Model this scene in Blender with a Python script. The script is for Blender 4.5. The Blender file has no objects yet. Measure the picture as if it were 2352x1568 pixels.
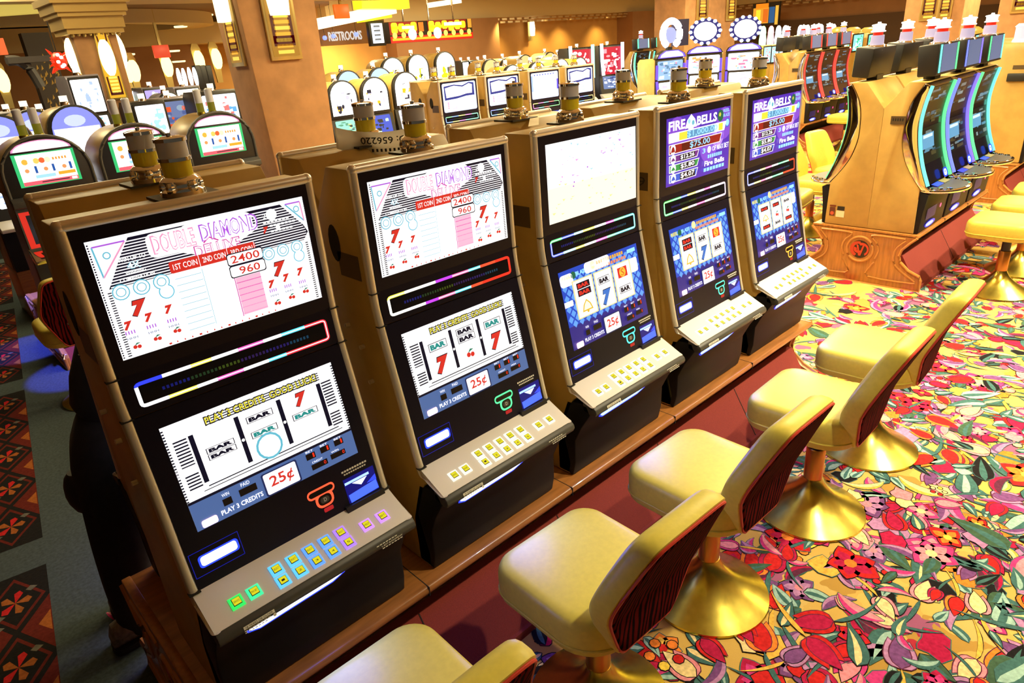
import bpy, bmesh, math, random
from mathutils import Vector, Matrix
PI = math.pi
SC = bpy.context.scene
COL = SC.collection
rnd = random.Random(7)

# ------------------------------------------------------------------ camera
RW = ((0.718107, -0.325629, 0.615051), (-0.69248, -0.246405, 0.678053), (-0.069243, -0.912825, -0.402437))
CC = Vector((-0.24821, -1.63755, 2.03716))
FPX = 1549.92
cam = bpy.data.cameras.new('camera')
cam.sensor_fit = 'HORIZONTAL'
cam.sensor_width = 36
cam.lens = FPX / 2352 * 36
cam.clip_start = 0.02
cam.clip_end = 200
camo = bpy.data.objects.new('camera', cam)
COL.objects.link(camo)
m4 = Matrix.Identity(4)
for i in range(3):
    m4[i][0] = RW[i][0]
    m4[i][1] = -RW[i][1]
    m4[i][2] = -RW[i][2]
    m4[i][3] = CC[i]
camo.matrix_world = m4
SC.camera = camo

def _ray(px, py):
    d = ((px - 1176) / FPX, (py - 784) / FPX, 1.0)
    return Vector([sum(RW[i][j] * d[j] for j in range(3)) for i in range(3)])
def aty(px, py, y):
    r = _ray(px, py); return CC + r * ((y - CC.y) / r.y)
def atx(px, py, x):
    r = _ray(px, py); return CC + r * ((x - CC.x) / r.x)
def atz(px, py, z):
    r = _ray(px, py); return CC + r * ((z - CC.z) / r.z)

# ------------------------------------------------------------------ colours, materials
def lin(c):
    return c / 12.92 if c <= 0.04045 else ((c + 0.055) / 1.055) ** 2.4
def hexc(h):
    return tuple(lin(int(h[i:i + 2], 16) / 255) for i in (0, 2, 4))
_M = {}
def mat(name, base, rough=0.5, metal=0.0, spec=0.5, noise=0.0, nscale=20.0, bump=0.0, coat=0.0, stretch=None):
    if name in _M: return _M[name]
    m = bpy.data.materials.new(name); m.use_nodes = True
    nt = m.node_tree; b = nt.nodes['Principled BSDF']
    b.inputs['Base Color'].default_value = (*base, 1)
    b.inputs['Roughness'].default_value = rough
    b.inputs['Metallic'].default_value = metal
    b.inputs['Specular IOR Level'].default_value = spec
    if coat: b.inputs['Coat Weight'].default_value = coat
    if noise or bump:
        tc = nt.nodes.new('ShaderNodeTexCoord'); mp = nt.nodes.new('ShaderNodeMapping')
        mp.inputs['Scale'].default_value = stretch or (1, 1, 1)
        nz = nt.nodes.new('ShaderNodeTexNoise'); nz.inputs['Scale'].default_value = nscale
        nz.inputs['Detail'].default_value = 4
        nt.links.new(tc.outputs['Object'], mp.inputs['Vector']); nt.links.new(mp.outputs[0], nz.inputs['Vector'])
        if noise:
            cr = nt.nodes.new('ShaderNodeValToRGB')
            cr.color_ramp.elements[0].position = 0.3; cr.color_ramp.elements[1].position = 0.7
            cr.color_ramp.elements[0].color = (*[c * (1 - noise) for c in base], 1)
            cr.color_ramp.elements[1].color = (*[min(1, c * (1 + noise)) for c in base], 1)
            nt.links.new(nz.outputs['Fac'], cr.inputs[0]); nt.links.new(cr.outputs[0], b.inputs['Base Color'])
        if bump:
            bp = nt.nodes.new('ShaderNodeBump'); bp.inputs['Strength'].default_value = bump
            bp.inputs['Distance'].default_value = 0.002
            nt.links.new(nz.outputs['Fac'], bp.inputs['Height']); nt.links.new(bp.outputs[0], b.inputs['Normal'])
    _M[name] = m
    return m
def em(h, s=1.0):
    """light-giving surface of hex colour h and strength s"""
    key = 'glow_%s_%g' % (h, s)
    if key in _M: return _M[key]
    m = bpy.data.materials.new(key); m.use_nodes = True
    nt = m.node_tree; b = nt.nodes['Principled BSDF']
    c = hexc(h)
    b.inputs['Base Color'].default_value = (*[x * 0.2 for x in c], 1)
    b.inputs['Roughness'].default_value = 0.35
    b.inputs['Emission Color'].default_value = (*c, 1)
    b.inputs['Emission Strength'].default_value = s
    _M[key] = m
    return m
def glass(name, base, rough=0.05, alpha=1.0, trans=0.85):
    if name in _M: return _M[name]
    m = mat(name, base, rough)
    m.node_tree.nodes['Principled BSDF'].inputs['Transmission Weight'].default_value = trans
    return m

TAN = mat('tan_laminate', (0.50, 0.33, 0.10), 0.38, noise=0.10, nscale=9, bump=0.05)
TANTOP = TAN
TRIM = mat('champagne_metal', (0.78, 0.73, 0.68), 0.36, 0.6)
CHROME = mat('chrome', (0.95, 0.93, 0.90), 0.07, 1.0)
BEZEL = mat('black_bezel', (0.009, 0.007, 0.020), 0.32, spec=0.22)
SCRBLK = mat('dark_screen_glass', (0.006, 0.006, 0.012), 0.12, spec=0.5)
DECK = mat('silver_deck', (0.80, 0.78, 0.78), 0.42, 0.2)
BLK = mat('black_plastic', (0.012, 0.012, 0.015), 0.42)
BLKDOOR = mat('dark_door', (0.007, 0.007, 0.011), 0.5, spec=0.22)
DGREY = mat('charcoal_plastic', (0.06, 0.06, 0.062), 0.45)
AMBER = glass('amber_lens', (0.82, 0.68, 0.03), 0.12, trans=0.15)
CLEAR = glass('frosted_lens', (0.66, 0.68, 0.80), 0.16, trans=0.12)
VINYL = mat('gold_vinyl', (0.66, 0.555, 0.085), 0.40, spec=0.35, noise=0.05, nscale=60, bump=0.12)
BRASS = mat('brushed_brass', (0.62, 0.52, 0.10), 0.26, 1.0, noise=0.12, nscale=30, stretch=(1, 1, 0.05))
POLE = mat('copper_sleeve', (0.62, 0.30, 0.07), 0.30, 0.9)
WOOD = mat('plinth_wood', (0.36, 0.14, 0.035), 0.30, noise=0.25, nscale=6, stretch=(1, 8, 8), coat=0.3)
WOODV = mat('panel_wood', (0.40, 0.155, 0.035), 0.32, noise=0.22, nscale=7, stretch=(8, 8, 0.7), coat=0.3)
WOODTRIM = mat('trim_wood', (0.50, 0.21, 0.05), 0.28, noise=0.12, nscale=8, coat=0.3)
REDKICK = mat('red_carpet_panel', (0.22, 0.026, 0.018), 0.9, noise=0.2, nscale=400, bump=0.4)
SEAM = mat('seam_and_shade_black', (0.01, 0.008, 0.006), 0.8)
WHITE = mat('white_print', (0.85, 0.85, 0.82), 0.5)
PLATE = mat('dark_number_plate', (0.09, 0.06, 0.03), 0.4)
INK = mat('black_ink', (0.01, 0.01, 0.01), 0.6)

def velour():
    m = mat('red_velour', (0.10, 0.008, 0.008), 0.9, spec=0.03)
    nt = m.node_tree; b = nt.nodes['Principled BSDF']
    tc = nt.nodes.new('ShaderNodeTexCoord'); mp = nt.nodes.new('ShaderNodeMapping')
    mp.inputs['Scale'].default_value = (5, 5, 1.2)
    w = nt.nodes.new('ShaderNodeTexWave'); w.inputs['Scale'].default_value = 3.2
    w.inputs['Distortion'].default_value = 7; w.inputs['Detail'].default_value = 2; w.inputs['Detail Scale'].default_value = 1.2
    cr = nt.nodes.new('ShaderNodeValToRGB')
    cr.color_ramp.elements[0].position = 0.35; cr.color_ramp.elements[0].color = (0.006, 0.002, 0.003, 1)
    cr.color_ramp.elements[1].position = 0.6; cr.color_ramp.elements[1].color = (0.10, 0.006, 0.006, 1)
    nt.links.new(tc.outputs['Object'], mp.inputs[0]); nt.links.new(mp.outputs[0], w.inputs[0])
    nt.links.new(w.outputs['Fac'], cr.inputs[0]); nt.links.new(cr.outputs[0], b.inputs['Base Color'])
    return m
VELOUR = velour()
REDEDGE = mat('red_welt', (0.50, 0.035, 0.02), 0.5)

# ------------------------------------------------------------------ mesh builder
class MB:
    def __init__(self): self.v = []; self.f = []; self.mi = []; self.cur = 0
    def add(self, vs, fs):
        o = len(self.v); self.v += [tuple(p) for p in vs]
        for f in fs: self.f.append([i + o for i in f]); self.mi.append(self.cur)
        return self
    def poly(self, pts): return self.add(pts, [list(range(len(pts)))])
    def box(self, a, b):
        x0, y0, z0 = a; x1, y1, z1 = b
        return self.add([(x0, y0, z0), (x1, y0, z0), (x1, y1, z0), (x0, y1, z0), (x0, y0, z1), (x1, y0, z1), (x1, y1, z1), (x0, y1, z1)],
                        [(0, 3, 2, 1), (4, 5, 6, 7), (0, 1, 5, 4), (1, 2, 6, 5), (2, 3, 7, 6), (3, 0, 4, 7)])
    def prism(self, prof, axis, lo, hi):
        """prof: closed 2D outline; axis x: (y,z) pairs, y: (x,z) pairs, z: (x,y) pairs"""
        def P(a, b, c):
            return {'x': (c, a, b), 'y': (a, c, b), 'z': (a, b, c)}[axis]
        n = len(prof)
        vs = [P(a, b, lo) for a, b in prof] + [P(a, b, hi) for a, b in prof]
        fs = [list(range(n))[::-1], list(range(n, 2 * n))] + [(i, (i + 1) % n, n + (i + 1) % n, n + i) for i in range(n)]
        return self.add(vs, fs)
    def strip(self, prof, x0, x1):
        """open (y,z) profile swept along x, one sheet"""
        n = len(prof)
        vs = [(x0, a, b) for a, b in prof] + [(x1, a, b) for a, b in prof]
        return self.add(vs, [(i, i + 1, n + i + 1, n + i) for i in range(n - 1)])
    def loft(self, rings, cap0=True, cap1=True):
        n = len(rings[0]); vs = [p for r in rings for p in r]; fs = []
        for k in range(len(rings) - 1):
            for i in range(n):
                j = (i + 1) % n
                fs.append((k * n + i, k * n + j, (k + 1) * n + j, (k + 1) * n + i))
        if cap0: fs.append(list(range(n))[::-1])
        if cap1: fs.append([(len(rings) - 1) * n + i for i in range(n)])
        return self.add(vs, fs)
    def lathe(self, prof, c=(0, 0, 0), n=28):
        rings = [[(c[0] + r * math.cos(2 * PI * i / n), c[1] + r * math.sin(2 * PI * i / n), c[2] + z) for i in range(n)] for r, z in prof]
        return self.loft(rings)
    def tube(self, path, r, n=10, closed=False, r2=None):
        P = [Vector(p) for p in path]; rings = []
        for i, p in enumerate(P):
            if closed: t = P[(i + 1) % len(P)] - P[i - 1]
            else: t = P[min(i + 1, len(P) - 1)] - P[max(i - 1, 0)]
            t.normalize()
            u = t.cross(Vector((0, 0, 1)) if abs(t.z) < 0.9 else Vector((0, 1, 0))).normalized(); w = t.cross(u)
            rr = r if not isinstance(r, (list, tuple)) else r[i]
            rings.append([tuple(p + (u * math.cos(2 * PI * k / n) + w * math.sin(2 * PI * k / n)) * rr) for k in range(n)])
        if closed: rings.append(rings[0])
        return self.loft(rings, not closed, not closed)
    def sphere(self, c, r, n=14, m=8, sx=1, sy=1, sz=1):
        rings = []
        for k in range(1, m):
            a = PI * k / m
            rings.append([(c[0] + sx * r * math.sin(a) * math.cos(2 * PI * i / n), c[1] + sy * r * math.sin(a) * math.sin(2 * PI * i / n), c[2] - sz * r * math.cos(a)) for i in range(n)])
        return self.loft(rings)
    def build(self, name, mats, parent=None, org=(0, 0, 0), bevel=0.0, smooth=True, seg=2, fix=True):
        me = bpy.data.meshes.new(name)
        o3 = Vector(org)
        me.from_pydata([tuple(Vector(p) - o3) for p in self.v], [], self.f)
        for m in (mats if isinstance(mats, (list, tuple)) else [mats]): me.materials.append(m)
        if len(me.materials) > 1: me.polygons.foreach_set('material_index', self.mi)
        if fix:
            bm = bmesh.new(); bm.from_mesh(me)
            bmesh.ops.recalc_face_normals(bm, faces=bm.faces)
            if bevel:
                bmesh.ops.remove_doubles(bm, verts=bm.verts, dist=1e-5)
                ed = [e for e in bm.edges if len(e.link_faces) == 2 and e.calc_face_angle(0) > 0.5]
                bmesh.ops.bevel(bm, geom=ed, offset=bevel, segments=seg, affect='EDGES', profile=0.5, clamp_overlap=True)
            bm.to_mesh(me); bm.free()
        if smooth:
            me.polygons.foreach_set('use_smooth', [True] * len(me.polygons))
            me.set_sharp_from_angle(angle=0.6)
        me.update()
        o = bpy.data.objects.new(name, me); COL.objects.link(o)
        if parent is not None: o.parent = parent
        return o

def tag(o, label=None, cat=None, group=None, kind=None):
    if label: o['label'] = label
    if cat: o['category'] = cat
    if group: o['group'] = group
    if kind: o['kind'] = kind
    return o
def thing(name, label, cat, loc=(0, 0, 0), rz=0.0, group=None):
    o = bpy.data.objects.new(name, None); o.empty_display_size = 0.1
    COL.objects.link(o); o.location = loc; o.rotation_euler = (0, 0, rz)
    return tag(o, label, cat, group)
def kids(o): return [c for c in ALLKIDS.get(o.name, [])]
def copy_tree(src, label=None, loc=None, rz=None, group=None, parent=None, swap=None):
    c = src.copy(); COL.objects.link(c); c.parent = parent
    if parent is None:
        if label: c['label'] = label
        if group: c['group'] = group
        if loc is not None: c.location = loc
        if rz is not None: c.rotation_euler = (0, 0, rz)
    for ch in list(src.children): copy_tree(ch, parent=c)
    return c
def struct(name, mb, mats, **k):
    o = mb.build(name, mats, **k); o['kind'] = 'structure'; return o

# ------------------------------------------------------------------ lettering
_T = {}
def text2d(s, bold=0.0, shear=0.0):
    key = (s, bold, shear)
    if key in _T: return _T[key]
    cu = bpy.data.curves.new('lettering', 'FONT'); cu.body = s; cu.offset = bold; cu.shear = shear; cu.resolution_u = 2
    ob = bpy.data.objects.new('lettering', cu); COL.objects.link(ob)
    dg = bpy.context.evaluated_depsgraph_get(); me = ob.evaluated_get(dg).to_mesh()
    vs = [(v.co.x, v.co.y) for v in me.vertices]; fs = [list(p.vertices) for p in me.polygons]
    ob.evaluated_get(dg).to_mesh_clear()
    bpy.data.objects.remove(ob); bpy.data.curves.remove(cu)
    x0 = min(v[0] for v in vs); x1 = max(v[0] for v in vs); y0 = min(v[1] for v in vs); y1 = max(v[1] for v in vs)
    vs = [((x - x0) / (x1 - x0), (y - y0) / (y1 - y0)) for x, y in vs]
    _T[key] = (vs, fs)
    return _T[key]

class Canvas:
    """flat layers of shapes on one face: s to the right 0..1, t downward 0..1"""
    def __init__(self, O, U, V, w, h, n=None, lift=0.0006, step=0.00022):
        self.O = Vector(O); self.U = Vector(U).normalized() * w; self.V = Vector(V).normalized() * h
        self.n = Vector(n).normalized() if n is not None else self.V.normalized().cross(self.U.normalized())
        self.k = 0; self.lift = lift; self.step = step
        self.mb = MB(); self.mats = []; self.ar = w / h
    def P(self, s, t): return self.O + self.U * s + self.V * t + self.n * (self.lift + self.k * self.step)
    def use(self, m):
        if m not in self.mats: self.mats.append(m)
        self.mb.cur = self.mats.index(m)
    def lay(self): self.k += 1
    def poly(self, pts, m):
        self.use(m); self.mb.poly([self.P(s, t) for s, t in pts]); return self
    def rect(self, s0, t0, s1, t1, m): return self.poly([(s0, t0), (s1, t0), (s1, t1), (s0, t1)], m)
    def rrect(self, s0, t0, s1, t1, r, m):
        pts = []; rt = r * self.ar
        for cx, cy, a0 in ((s1 - r, t0 + rt, -90), (s1 - r, t1 - rt, 0), (s0 + r, t1 - rt, 90), (s0 + r, t0 + rt, 180)):
            for k in range(5):
                a = math.radians(a0 + k * 22.5); pts.append((cx + r * math.cos(a), cy + rt * math.sin(a)))
        return self.poly(pts, m)
    def disc(self, s, t, rs, m, rt=None, n=16):
        rt = rt if rt is not None else rs * self.ar
        return self.poly([(s + rs * math.cos(2 * PI * i / n), t + rt * math.sin(2 * PI * i / n)) for i in range(n)], m)
    def line(self, s0, t0, s1, t1, w, m):
        d = Vector(((s1 - s0) * self.ar, t1 - t0)); d.normalize(); ox, oy = -d.y * w / self.ar / 2, d.x * w / 2
        return self.poly([(s0 + ox, t0 + oy), (s1 + ox, t1 + oy), (s1 - ox, t1 - oy), (s0 - ox, t0 - oy)], m)
    def frame(self, s0, t0, s1, t1, w, m):
        ws = w / self.ar
        self.rect(s0, t0, s1, t0 + w, m); self.rect(s0, t1 - w, s1, t1, m)
        self.rect(s0, t0 + w, s0 + ws, t1 - w, m); self.rect(s1 - ws, t0 + w, s1, t1 - w, m); return self
    def text(self, st, s0, t0, s1, t1, m, bold=0.0, shear=0.0, flip=False):
        vs, fs = text2d(st, bold, shear); self.use(m)
        if flip: vs = [(1 - x, 1 - y) for x, y in vs]
        self.mb.add([self.P(s0 + x * (s1 - s0), t1 + y * (t0 - t1)) for x, y in vs], fs); return self
    def build(self, name, parent, org=(0, 0, 0)):
        return self.mb.build(name, self.mats, parent, org, smooth=False, fix=False)

def smoothpath(pts, n=6):
    """Catmull-Rom through 2D points"""
    out = []
    for i in range(len(pts) - 1):
        p0 = pts[max(i - 1, 0)]; p1 = pts[i]; p2 = pts[i + 1]; p3 = pts[min(i + 2, len(pts) - 1)]
        for k in range(n):
            t = k / n
            out.append(tuple(0.5 * (2 * b + (c - a) * t + (2 * a - 5 * b + 4 * c - d) * t * t + (3 * b - a - 3 * c + d) * t ** 3) for a, b, c, d in zip(p0, p1, p2, p3)))
    out.append(tuple(pts[-1]))
    return out
def rounded(w, d, r, n=6, cx=0, cy=0):
    pts = []
    for sx, sy, a0 in ((1, -1, -90), (1, 1, 0), (-1, 1, 90), (-1, -1, 180)):
        for k in range(n + 1):
            a = math.radians(a0 + 90 * k / n)
            pts.append((cx + sx * (w / 2 - r) + r * math.cos(a), cy + sy * (d / 2 - r) + r * math.sin(a)))
    return pts
# ------------------------------------------------------------------ upright slot machine
W_ = 0.586
A_, U_, L_, C_, D_ = (0, 1.76), (-.005, 1.407), (-.017, 1.306), (-.119, .854), (-.229, .801)
ORG = (W_ / 2, .13, .452)
def fmap(a, b, x0, v0, w, h, lift=0.0006, step=0.00022):
    d = Vector((0, b[0] - a[0], b[1] - a[1])).normalized()
    n = Vector((0, d.z, -d.y))
    O = Vector((x0, a[0], a[1])) + d * v0
    return Canvas(O, (1, 0, 0), d, w, h, n, lift, step)
WH = em('ffffff', 1.18); WH1 = em('fdfbff', 1.05); PINK = em('f4a0c8', 1.0); PURP = em('b45ae0', 1.0); CYAN = em('6cc8e0', .9)
RED = em('e8352a', 0.85); MAG = em('e050b0', 0.9); LPINK = em('ffc0dc', .98); NAVY = em('101030', 0.5); BLUEP = em('5f7fc0', 0.65)
DBLUE = em('2a3a78', 0.5); TXT = em('f2f2ff', 1.6); GRN = em('2f8f70', 0.7); YEL = em('e8dc40', 1.1); BLUE = em('2038ff', 2.4); GLOWB = em('e8f0ff', 2.2)
ORG_ = em('f08020', 0.9); DIGIT = em('ff3018', 1.2); MET = em('201015', 0.25); TEAL = em('2aa6a0', 0.7); SKY = em('8fd0ff', 1.3)

def seven(c, s, t, h, m=RED, out=None):
    w = h * 0.95 / c.ar
    if out: c.text('7', s - w * .56, t - h * .55, s + w * .56, t + h * .55, out, bold=.085, shear=.25)
    c.lay(); c.text('7', s - w / 2, t - h / 2, s + w / 2, t + h / 2, m, bold=.075, shear=.25)
def cherry(c, s, t, r):
    c.disc(s - r * .8, t + r, r * .8, RED); c.disc(s + r * .8, t + r * 1.4, r * .8, RED)
    c.poly([(s - r, t), (s + r * .2, t - r * 2), (s + r * 1.6, t - r * 1.4), (s + r * .4, t - r * .8)], GRN)

def screen_top_diamond(parent):
    c = fmap(A_, U_, .045, .042, .504, .274)
    c.rect(0, 0, 1, 1, WH); c.lay()
    c.poly([(.16, .03), (.92, .03), (.995, .33), (.965, .40), (.035, .40), (.05, .36)], NAVY); c.lay()
    for i in range(15):
        t = .055 + i * .0235
        l = .155 - max(0, (t - .05)) * .40; r = .915 + max(0, t - .05) * .28
        c.rect(max(l, .045), t, min(r, .985), t + .0095, WH1)
    c.lay()
    # corner ornaments
    c.poly([(.005, .02), (.17, .02), (.04, .36), (.005, .36)], WH1); c.poly([(.87, .02), (.995, .02), (.995, .30)], WH1); c.lay()
    for a, b, d in (((.02, .05), (.15, .05), (.03, .3)), ((.9, .04), (.98, .04), (.985, .22))):
        c.line(*a, *b, .012, PURP); c.line(*b, *d, .012, PINK); c.line(*d, *a, .012, CYAN)
        c.disc((a[0] + b[0] + d[0]) / 3, (a[1] + b[1] + d[1]) / 3, .016, CYAN); c.lay()
        c.disc((a[0] + b[0] + d[0]) / 3, (a[1] + b[1] + d[1]) / 3, .011, WH)
    # title
    for s0, s1, t0, t1 in ((.23, .42, .04, .24), (.38, .72, .03, .21)): c.rrect(s0, t0, s1, t1, .03, WH)
    c.poly([(.40, .10), (.70, .10), (.74, .19), (.52, .36), (.30, .2)], WH); c.lay()
    c.text('DOUBLE', .25, .055, .44, .215, PINK, .035); c.text('DIAMOND', .465, .05, .745, .2, PURP, .035)
    c.text('DELUXE', .42, .22, .64, .33, MAG, .035); c.lay()
    c.text('DOUBLE', .256, .067, .436, .207, WH1, .0); c.text('DIAMOND', .471, .062, .739, .192, WH1, .0); c.text('DELUXE', .425, .227, .635, .322, WH1, .0)
    c.line(.47, .21, .50, .17, .012, MAG); c.line(.50, .17, .54, .215, .012, MAG)
    # left text
    c.text('WIN UP TO', .10, .175, .215, .21, WH, .02); c.text('4X', .13, .222, .185, .28, CYAN, .03); c.lay(); c.text('4X', .132, .226, .183, .276, WH, .005)
    c.text('WINNING', .115, .29, .2, .322, WH, .02); c.text('COMBINATION', .085, .335, .23, .37, WH, .02)
    # right small writing
    c.text('2', .775, .08, .79, .125, WH); c.disc(.82, .1, .028, WH); [c.rect(.77 + q * .02, .15, .785 + q * .02, .168, WH) for q in range(7)]; seven(c, .775, .225, .06)
    [c.rect(.80 + q * .02, .19, .815 + q * .02, .208, WH) for q in range(7)]; c.disc(.84, .225, .012, WH); [c.rect(.80 + q * .02, .24, .815 + q * .02, .258, WH) for q in range(6)]
    # lower white paytable panels
    c.lay(); c.rrect(.025, .40, .975, .955, .012, WH); c.lay()
    c.rrect(.295, .30, .705, .40, .01, RED); c.lay()
    for i, st in enumerate(('1ST COIN', '2ND COIN', '3RD COIN')):
        c.text(st, .31 + i * .135, .325, .42 + i * .135, .375, WH, .01)
        c.rect(.428 + i * .135, .30, .431 + i * .135, .40, WH1)
    c.rect(.572, .58, .698, .93, LPINK)
    for i in range(9):
        t = .45 + i * .058
        c.rect(.305, t, .425, t + .004, CYAN)
        if t > .57: c.rect(.572, t, .698, t + .008, MAG)
    c.rect(.430, .42, .432, .93, CYAN); c.rect(.566, .56, .570, .94, MAG); c.lay()
    for t0, st in ((.355, '2400'), (.465, '960')):
        c.rrect(.553, t0, .735, t0 + .112, .012, NAVY); c.lay(); c.rrect(.557, t0 + .009, .731, t0 + .103, .011, WH); c.lay()
        c.text(st, (.572 if len(st) > 3 else .60), t0 + .022, (.716 if len(st) > 3 else .705), t0 + .092, RED, .01); c.lay()
    for ox, sc in ((.0, 1.0), (.685, .9)):
        for i in range(3): c.disc(ox + .075 + i * .085 * sc, .44, .036 * sc, CYAN); c.disc(ox + .245 * sc + .01, .53, .034 * sc, CYAN)
        c.lay()
        for i in range(3):
            c.disc(ox + .075 + i * .085 * sc, .44, .031 * sc, WH); c.disc(ox + .245 * sc + .01, .53, .029 * sc, WH)
        c.lay()
        for i in range(3): c.disc(ox + .075 + i * .085 * sc, .44, .021 * sc, CYAN)
        c.lay()
        for i in range(3): c.disc(ox + .075 + i * .085 * sc, .44, .017 * sc, WH)
        seven(c, ox + .125 * sc, .60, .13, out=NAVY)
        for i in range(3): seven(c, ox + (.06 + i * .09) * sc, .72 - .02 * i, .075)
        for i in range(3):
            c.text('IIII', ox + (.04 + i * .09) * sc, .765, ox + (.08 + i * .09) * sc, .795, PURP); c.text('HHH', ox + (.04 + i * .09) * sc, .82, ox + (.085 + i * .09) * sc, .84, BLUEP)
            cherry(c, ox + (.07 + i * .09) * sc, .90 - .015 * i, .011)
    for i in range(16): c.rect(.2 + i * .035, .965, .2 + i * .035 + (.012 if i % 4 == 0 else .005), .98, RED)
    # perforated edges
    for i in range(46):
        t = .02 + i * .021
        c.rect(.001, t, .0075, t + .011, NAVY); c.rect(.992, t, .998, t + .011, NAVY)
        if t > .4: c.rect(.022, t, .038, t + .009, NAVY); c.rect(.962, t, .976, t + .009, NAVY)
    return c.build('top_screen', parent, ORG)

def credit_panel(c, t0, dark, win=True):
    """the strip below the reels: counters, denomination card, small lit key"""
    def T(x): return t0 + x * (1 - t0)
    for s0, s1, tt in ((.165, .215, .30), (.26, .36, .24)): c.rect(s0, T(tt), s1, T(tt + .26), MET)
    c.text('PLAY 3 CREDITS', .14, T(.66), .38, T(.84), TXT, .02)
    c.text('WIN', .17, T(.1), .21, T(.22), TXT); c.text('PAID', .28, T(.04), .33, T(.17), TXT)
    c.rrect(.395, T(.08), .615, T(.98), .012, DBLUE); c.lay(); c.rrect(.405, T(.13), .605, T(.93), .01, WH1); c.lay()
    c.text('25¢', .435, T(.28), .578, T(.78), RED, .015)
    for i in range(3): c.rect(.675 + i * .095, T(.12 - .02 * i), .735 + i * .095, T(.36 - .02 * i), MET)
    c.rect(.69, T(.6), .795, T(.82), MET); c.rect(.82, T(.55), .92, T(.76), MET); c.lay()
    for i in range(3): c.text('1', .718 + i * .095, T(.15 - .02 * i), .728 + i * .095, T(.32 - .02 * i), DIGIT); c.text('BET', .68 + i * .095, T(-.0), .728 + i * .095, T(.08), TXT)
    c.text('0', .77, T(.64), .785, T(.78), DIGIT); c.text('0', .9, T(.58), .914, T(.72), DIGIT)
    c.text('CREDIT', .70, T(.48), .77, T(.56), TXT); c.text('WIN', .83, T(.44), .88, T(.52), TXT)
    c.rrect(.03, T(.68), .115, T(.96), .012, em('ffc8d8', 2.0))

def reel_face(c, s0, s1, t0, t1, items):
    n = len(items); hh = (t1 - t0) / n; sm = (s0 + s1) / 2; w = s1 - s0
    for i, it in enumerate(items):
        tm = t0 + hh * (i + .5)
        if it == '7': seven(c, sm, tm, hh * .85, out=NAVY)
        elif it == 'b7': seven(c, sm, tm, hh * .85, em('3f78d8', .9), NAVY)
        elif it in ('BAR', 'gBAR', 'rBAR', 'yBAR', '2BAR', 'r2BAR', '3BAR'):
            k = 2 if '2' in it else 3 if '3' in it else 1
            for j in range(k):
                th = min(hh * .36, .13) if k > 1 else hh * .42
                tc = tm + (j - (k - 1) / 2) * th * 1.1
                bg = {'g': TEAL, 'r': RED, 'y': em('d8c060', .9)}.get(it[0], NAVY)
                c.rect(sm - w * .36, tc - th / 2, sm + w * .36, tc + th / 2, NAVY); c.lay()
                c.rect(sm - w * .34, tc - th * .43, sm + w * .34, tc + th * .43, WH1 if it[0] not in 'r' else NAVY); c.lay()
                c.text('BAR', sm - w * .30, tc - th * .32, sm + w * .30, tc + th * .32, bg if it[0] != 'y' else NAVY, .06)
        elif it == 'cherry': cherry(c, sm, tm, w * .10)
        elif it == 'bell':
            c.poly([(sm - w * .3, tm + hh * .28), (sm - w * .2, tm - hh * .1), (sm, tm - hh * .38), (sm + w * .2, tm - hh * .1), (sm + w * .3, tm + hh * .28)], em('e0b83c', 1.0)); c.lay()
            c.poly([(sm - w * .22, tm + hh * .2), (sm - w * .14, tm - hh * .08), (sm, tm - hh * .28), (sm + w * .14, tm - hh * .08), (sm + w * .22, tm + hh * .2)], em('fff2c0', 1.5)); c.disc(sm, tm + hh * .3, w * .06, em('e0b83c', 1.0))
        elif it == 'ring': c.disc(sm, tm, w * .36, CYAN); c.lay(); c.disc(sm, tm, w * .3, WH)
        elif it == 'jack': c.rect(sm - w * .3, tm - hh * .3, sm + w * .3, tm + hh * .3, RED); c.lay(); c.disc(sm, tm, w * .2, em('f0c040', 1)); c.text('S', sm - w * .1, tm - hh * .2, sm + w * .1, tm + hh * .2, RED)

def screen_low_diamond(parent, reels, org=ORG):
    c = fmap(L_, C_, .066, .044, .46, .278)
    c.rect(0, 0, 1, 1, WH); c.lay(); c.rect(0, .735, 1, 1, BLUEP); c.lay()
    c.rect(0, .72, 1, .745, NAVY)
    for i in range(26):
        t = .03 + i * .027
        c.rect(.0, t, .012, t + .013, NAVY); c.rect(.988, t, 1, t + .013, NAVY)
    for i in range(16):
        t = .16 + i * .03
        if .40 < t < .48: continue
        c.rect(.035, t, .105, t + .014, NAVY); c.rect(.90, t, .965, t + .014, NAVY)
    for s in (.115, .362, .612, .868): c.rect(s, .155, s + .026, .61, NAVY)
    c.rect(.13, .645, .93, .655, NAVY); c.rect(.10, .675, .95, .682, NAVY)
    for i in range(4): c.rect(.22, .05 + i * .022, .90, .06 + i * .022, NAVY)
    c.rect(.0, .41, .115, .475, WH1); c.lay()
    c.text('PLAY 3 CREDITS  GOOD LUCK!', .215, .04, .885, .13, NAVY, .06); c.lay(); c.text('PLAY 3 CREDITS  GOOD LUCK!', .22, .052, .88, .118, YEL, .012)
    for s in (.362, .612): c.disc(s + .013, .385, .009, WH)
    for (s0, s1), it in zip(((.145, .36), (.392, .608), (.642, .865)), reels): reel_face(c, s0, s1, .155, .61, it)
    c.lay(); credit_panel(c, .745, False)
    return c.build('reel_screen', parent, ORG)

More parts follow.
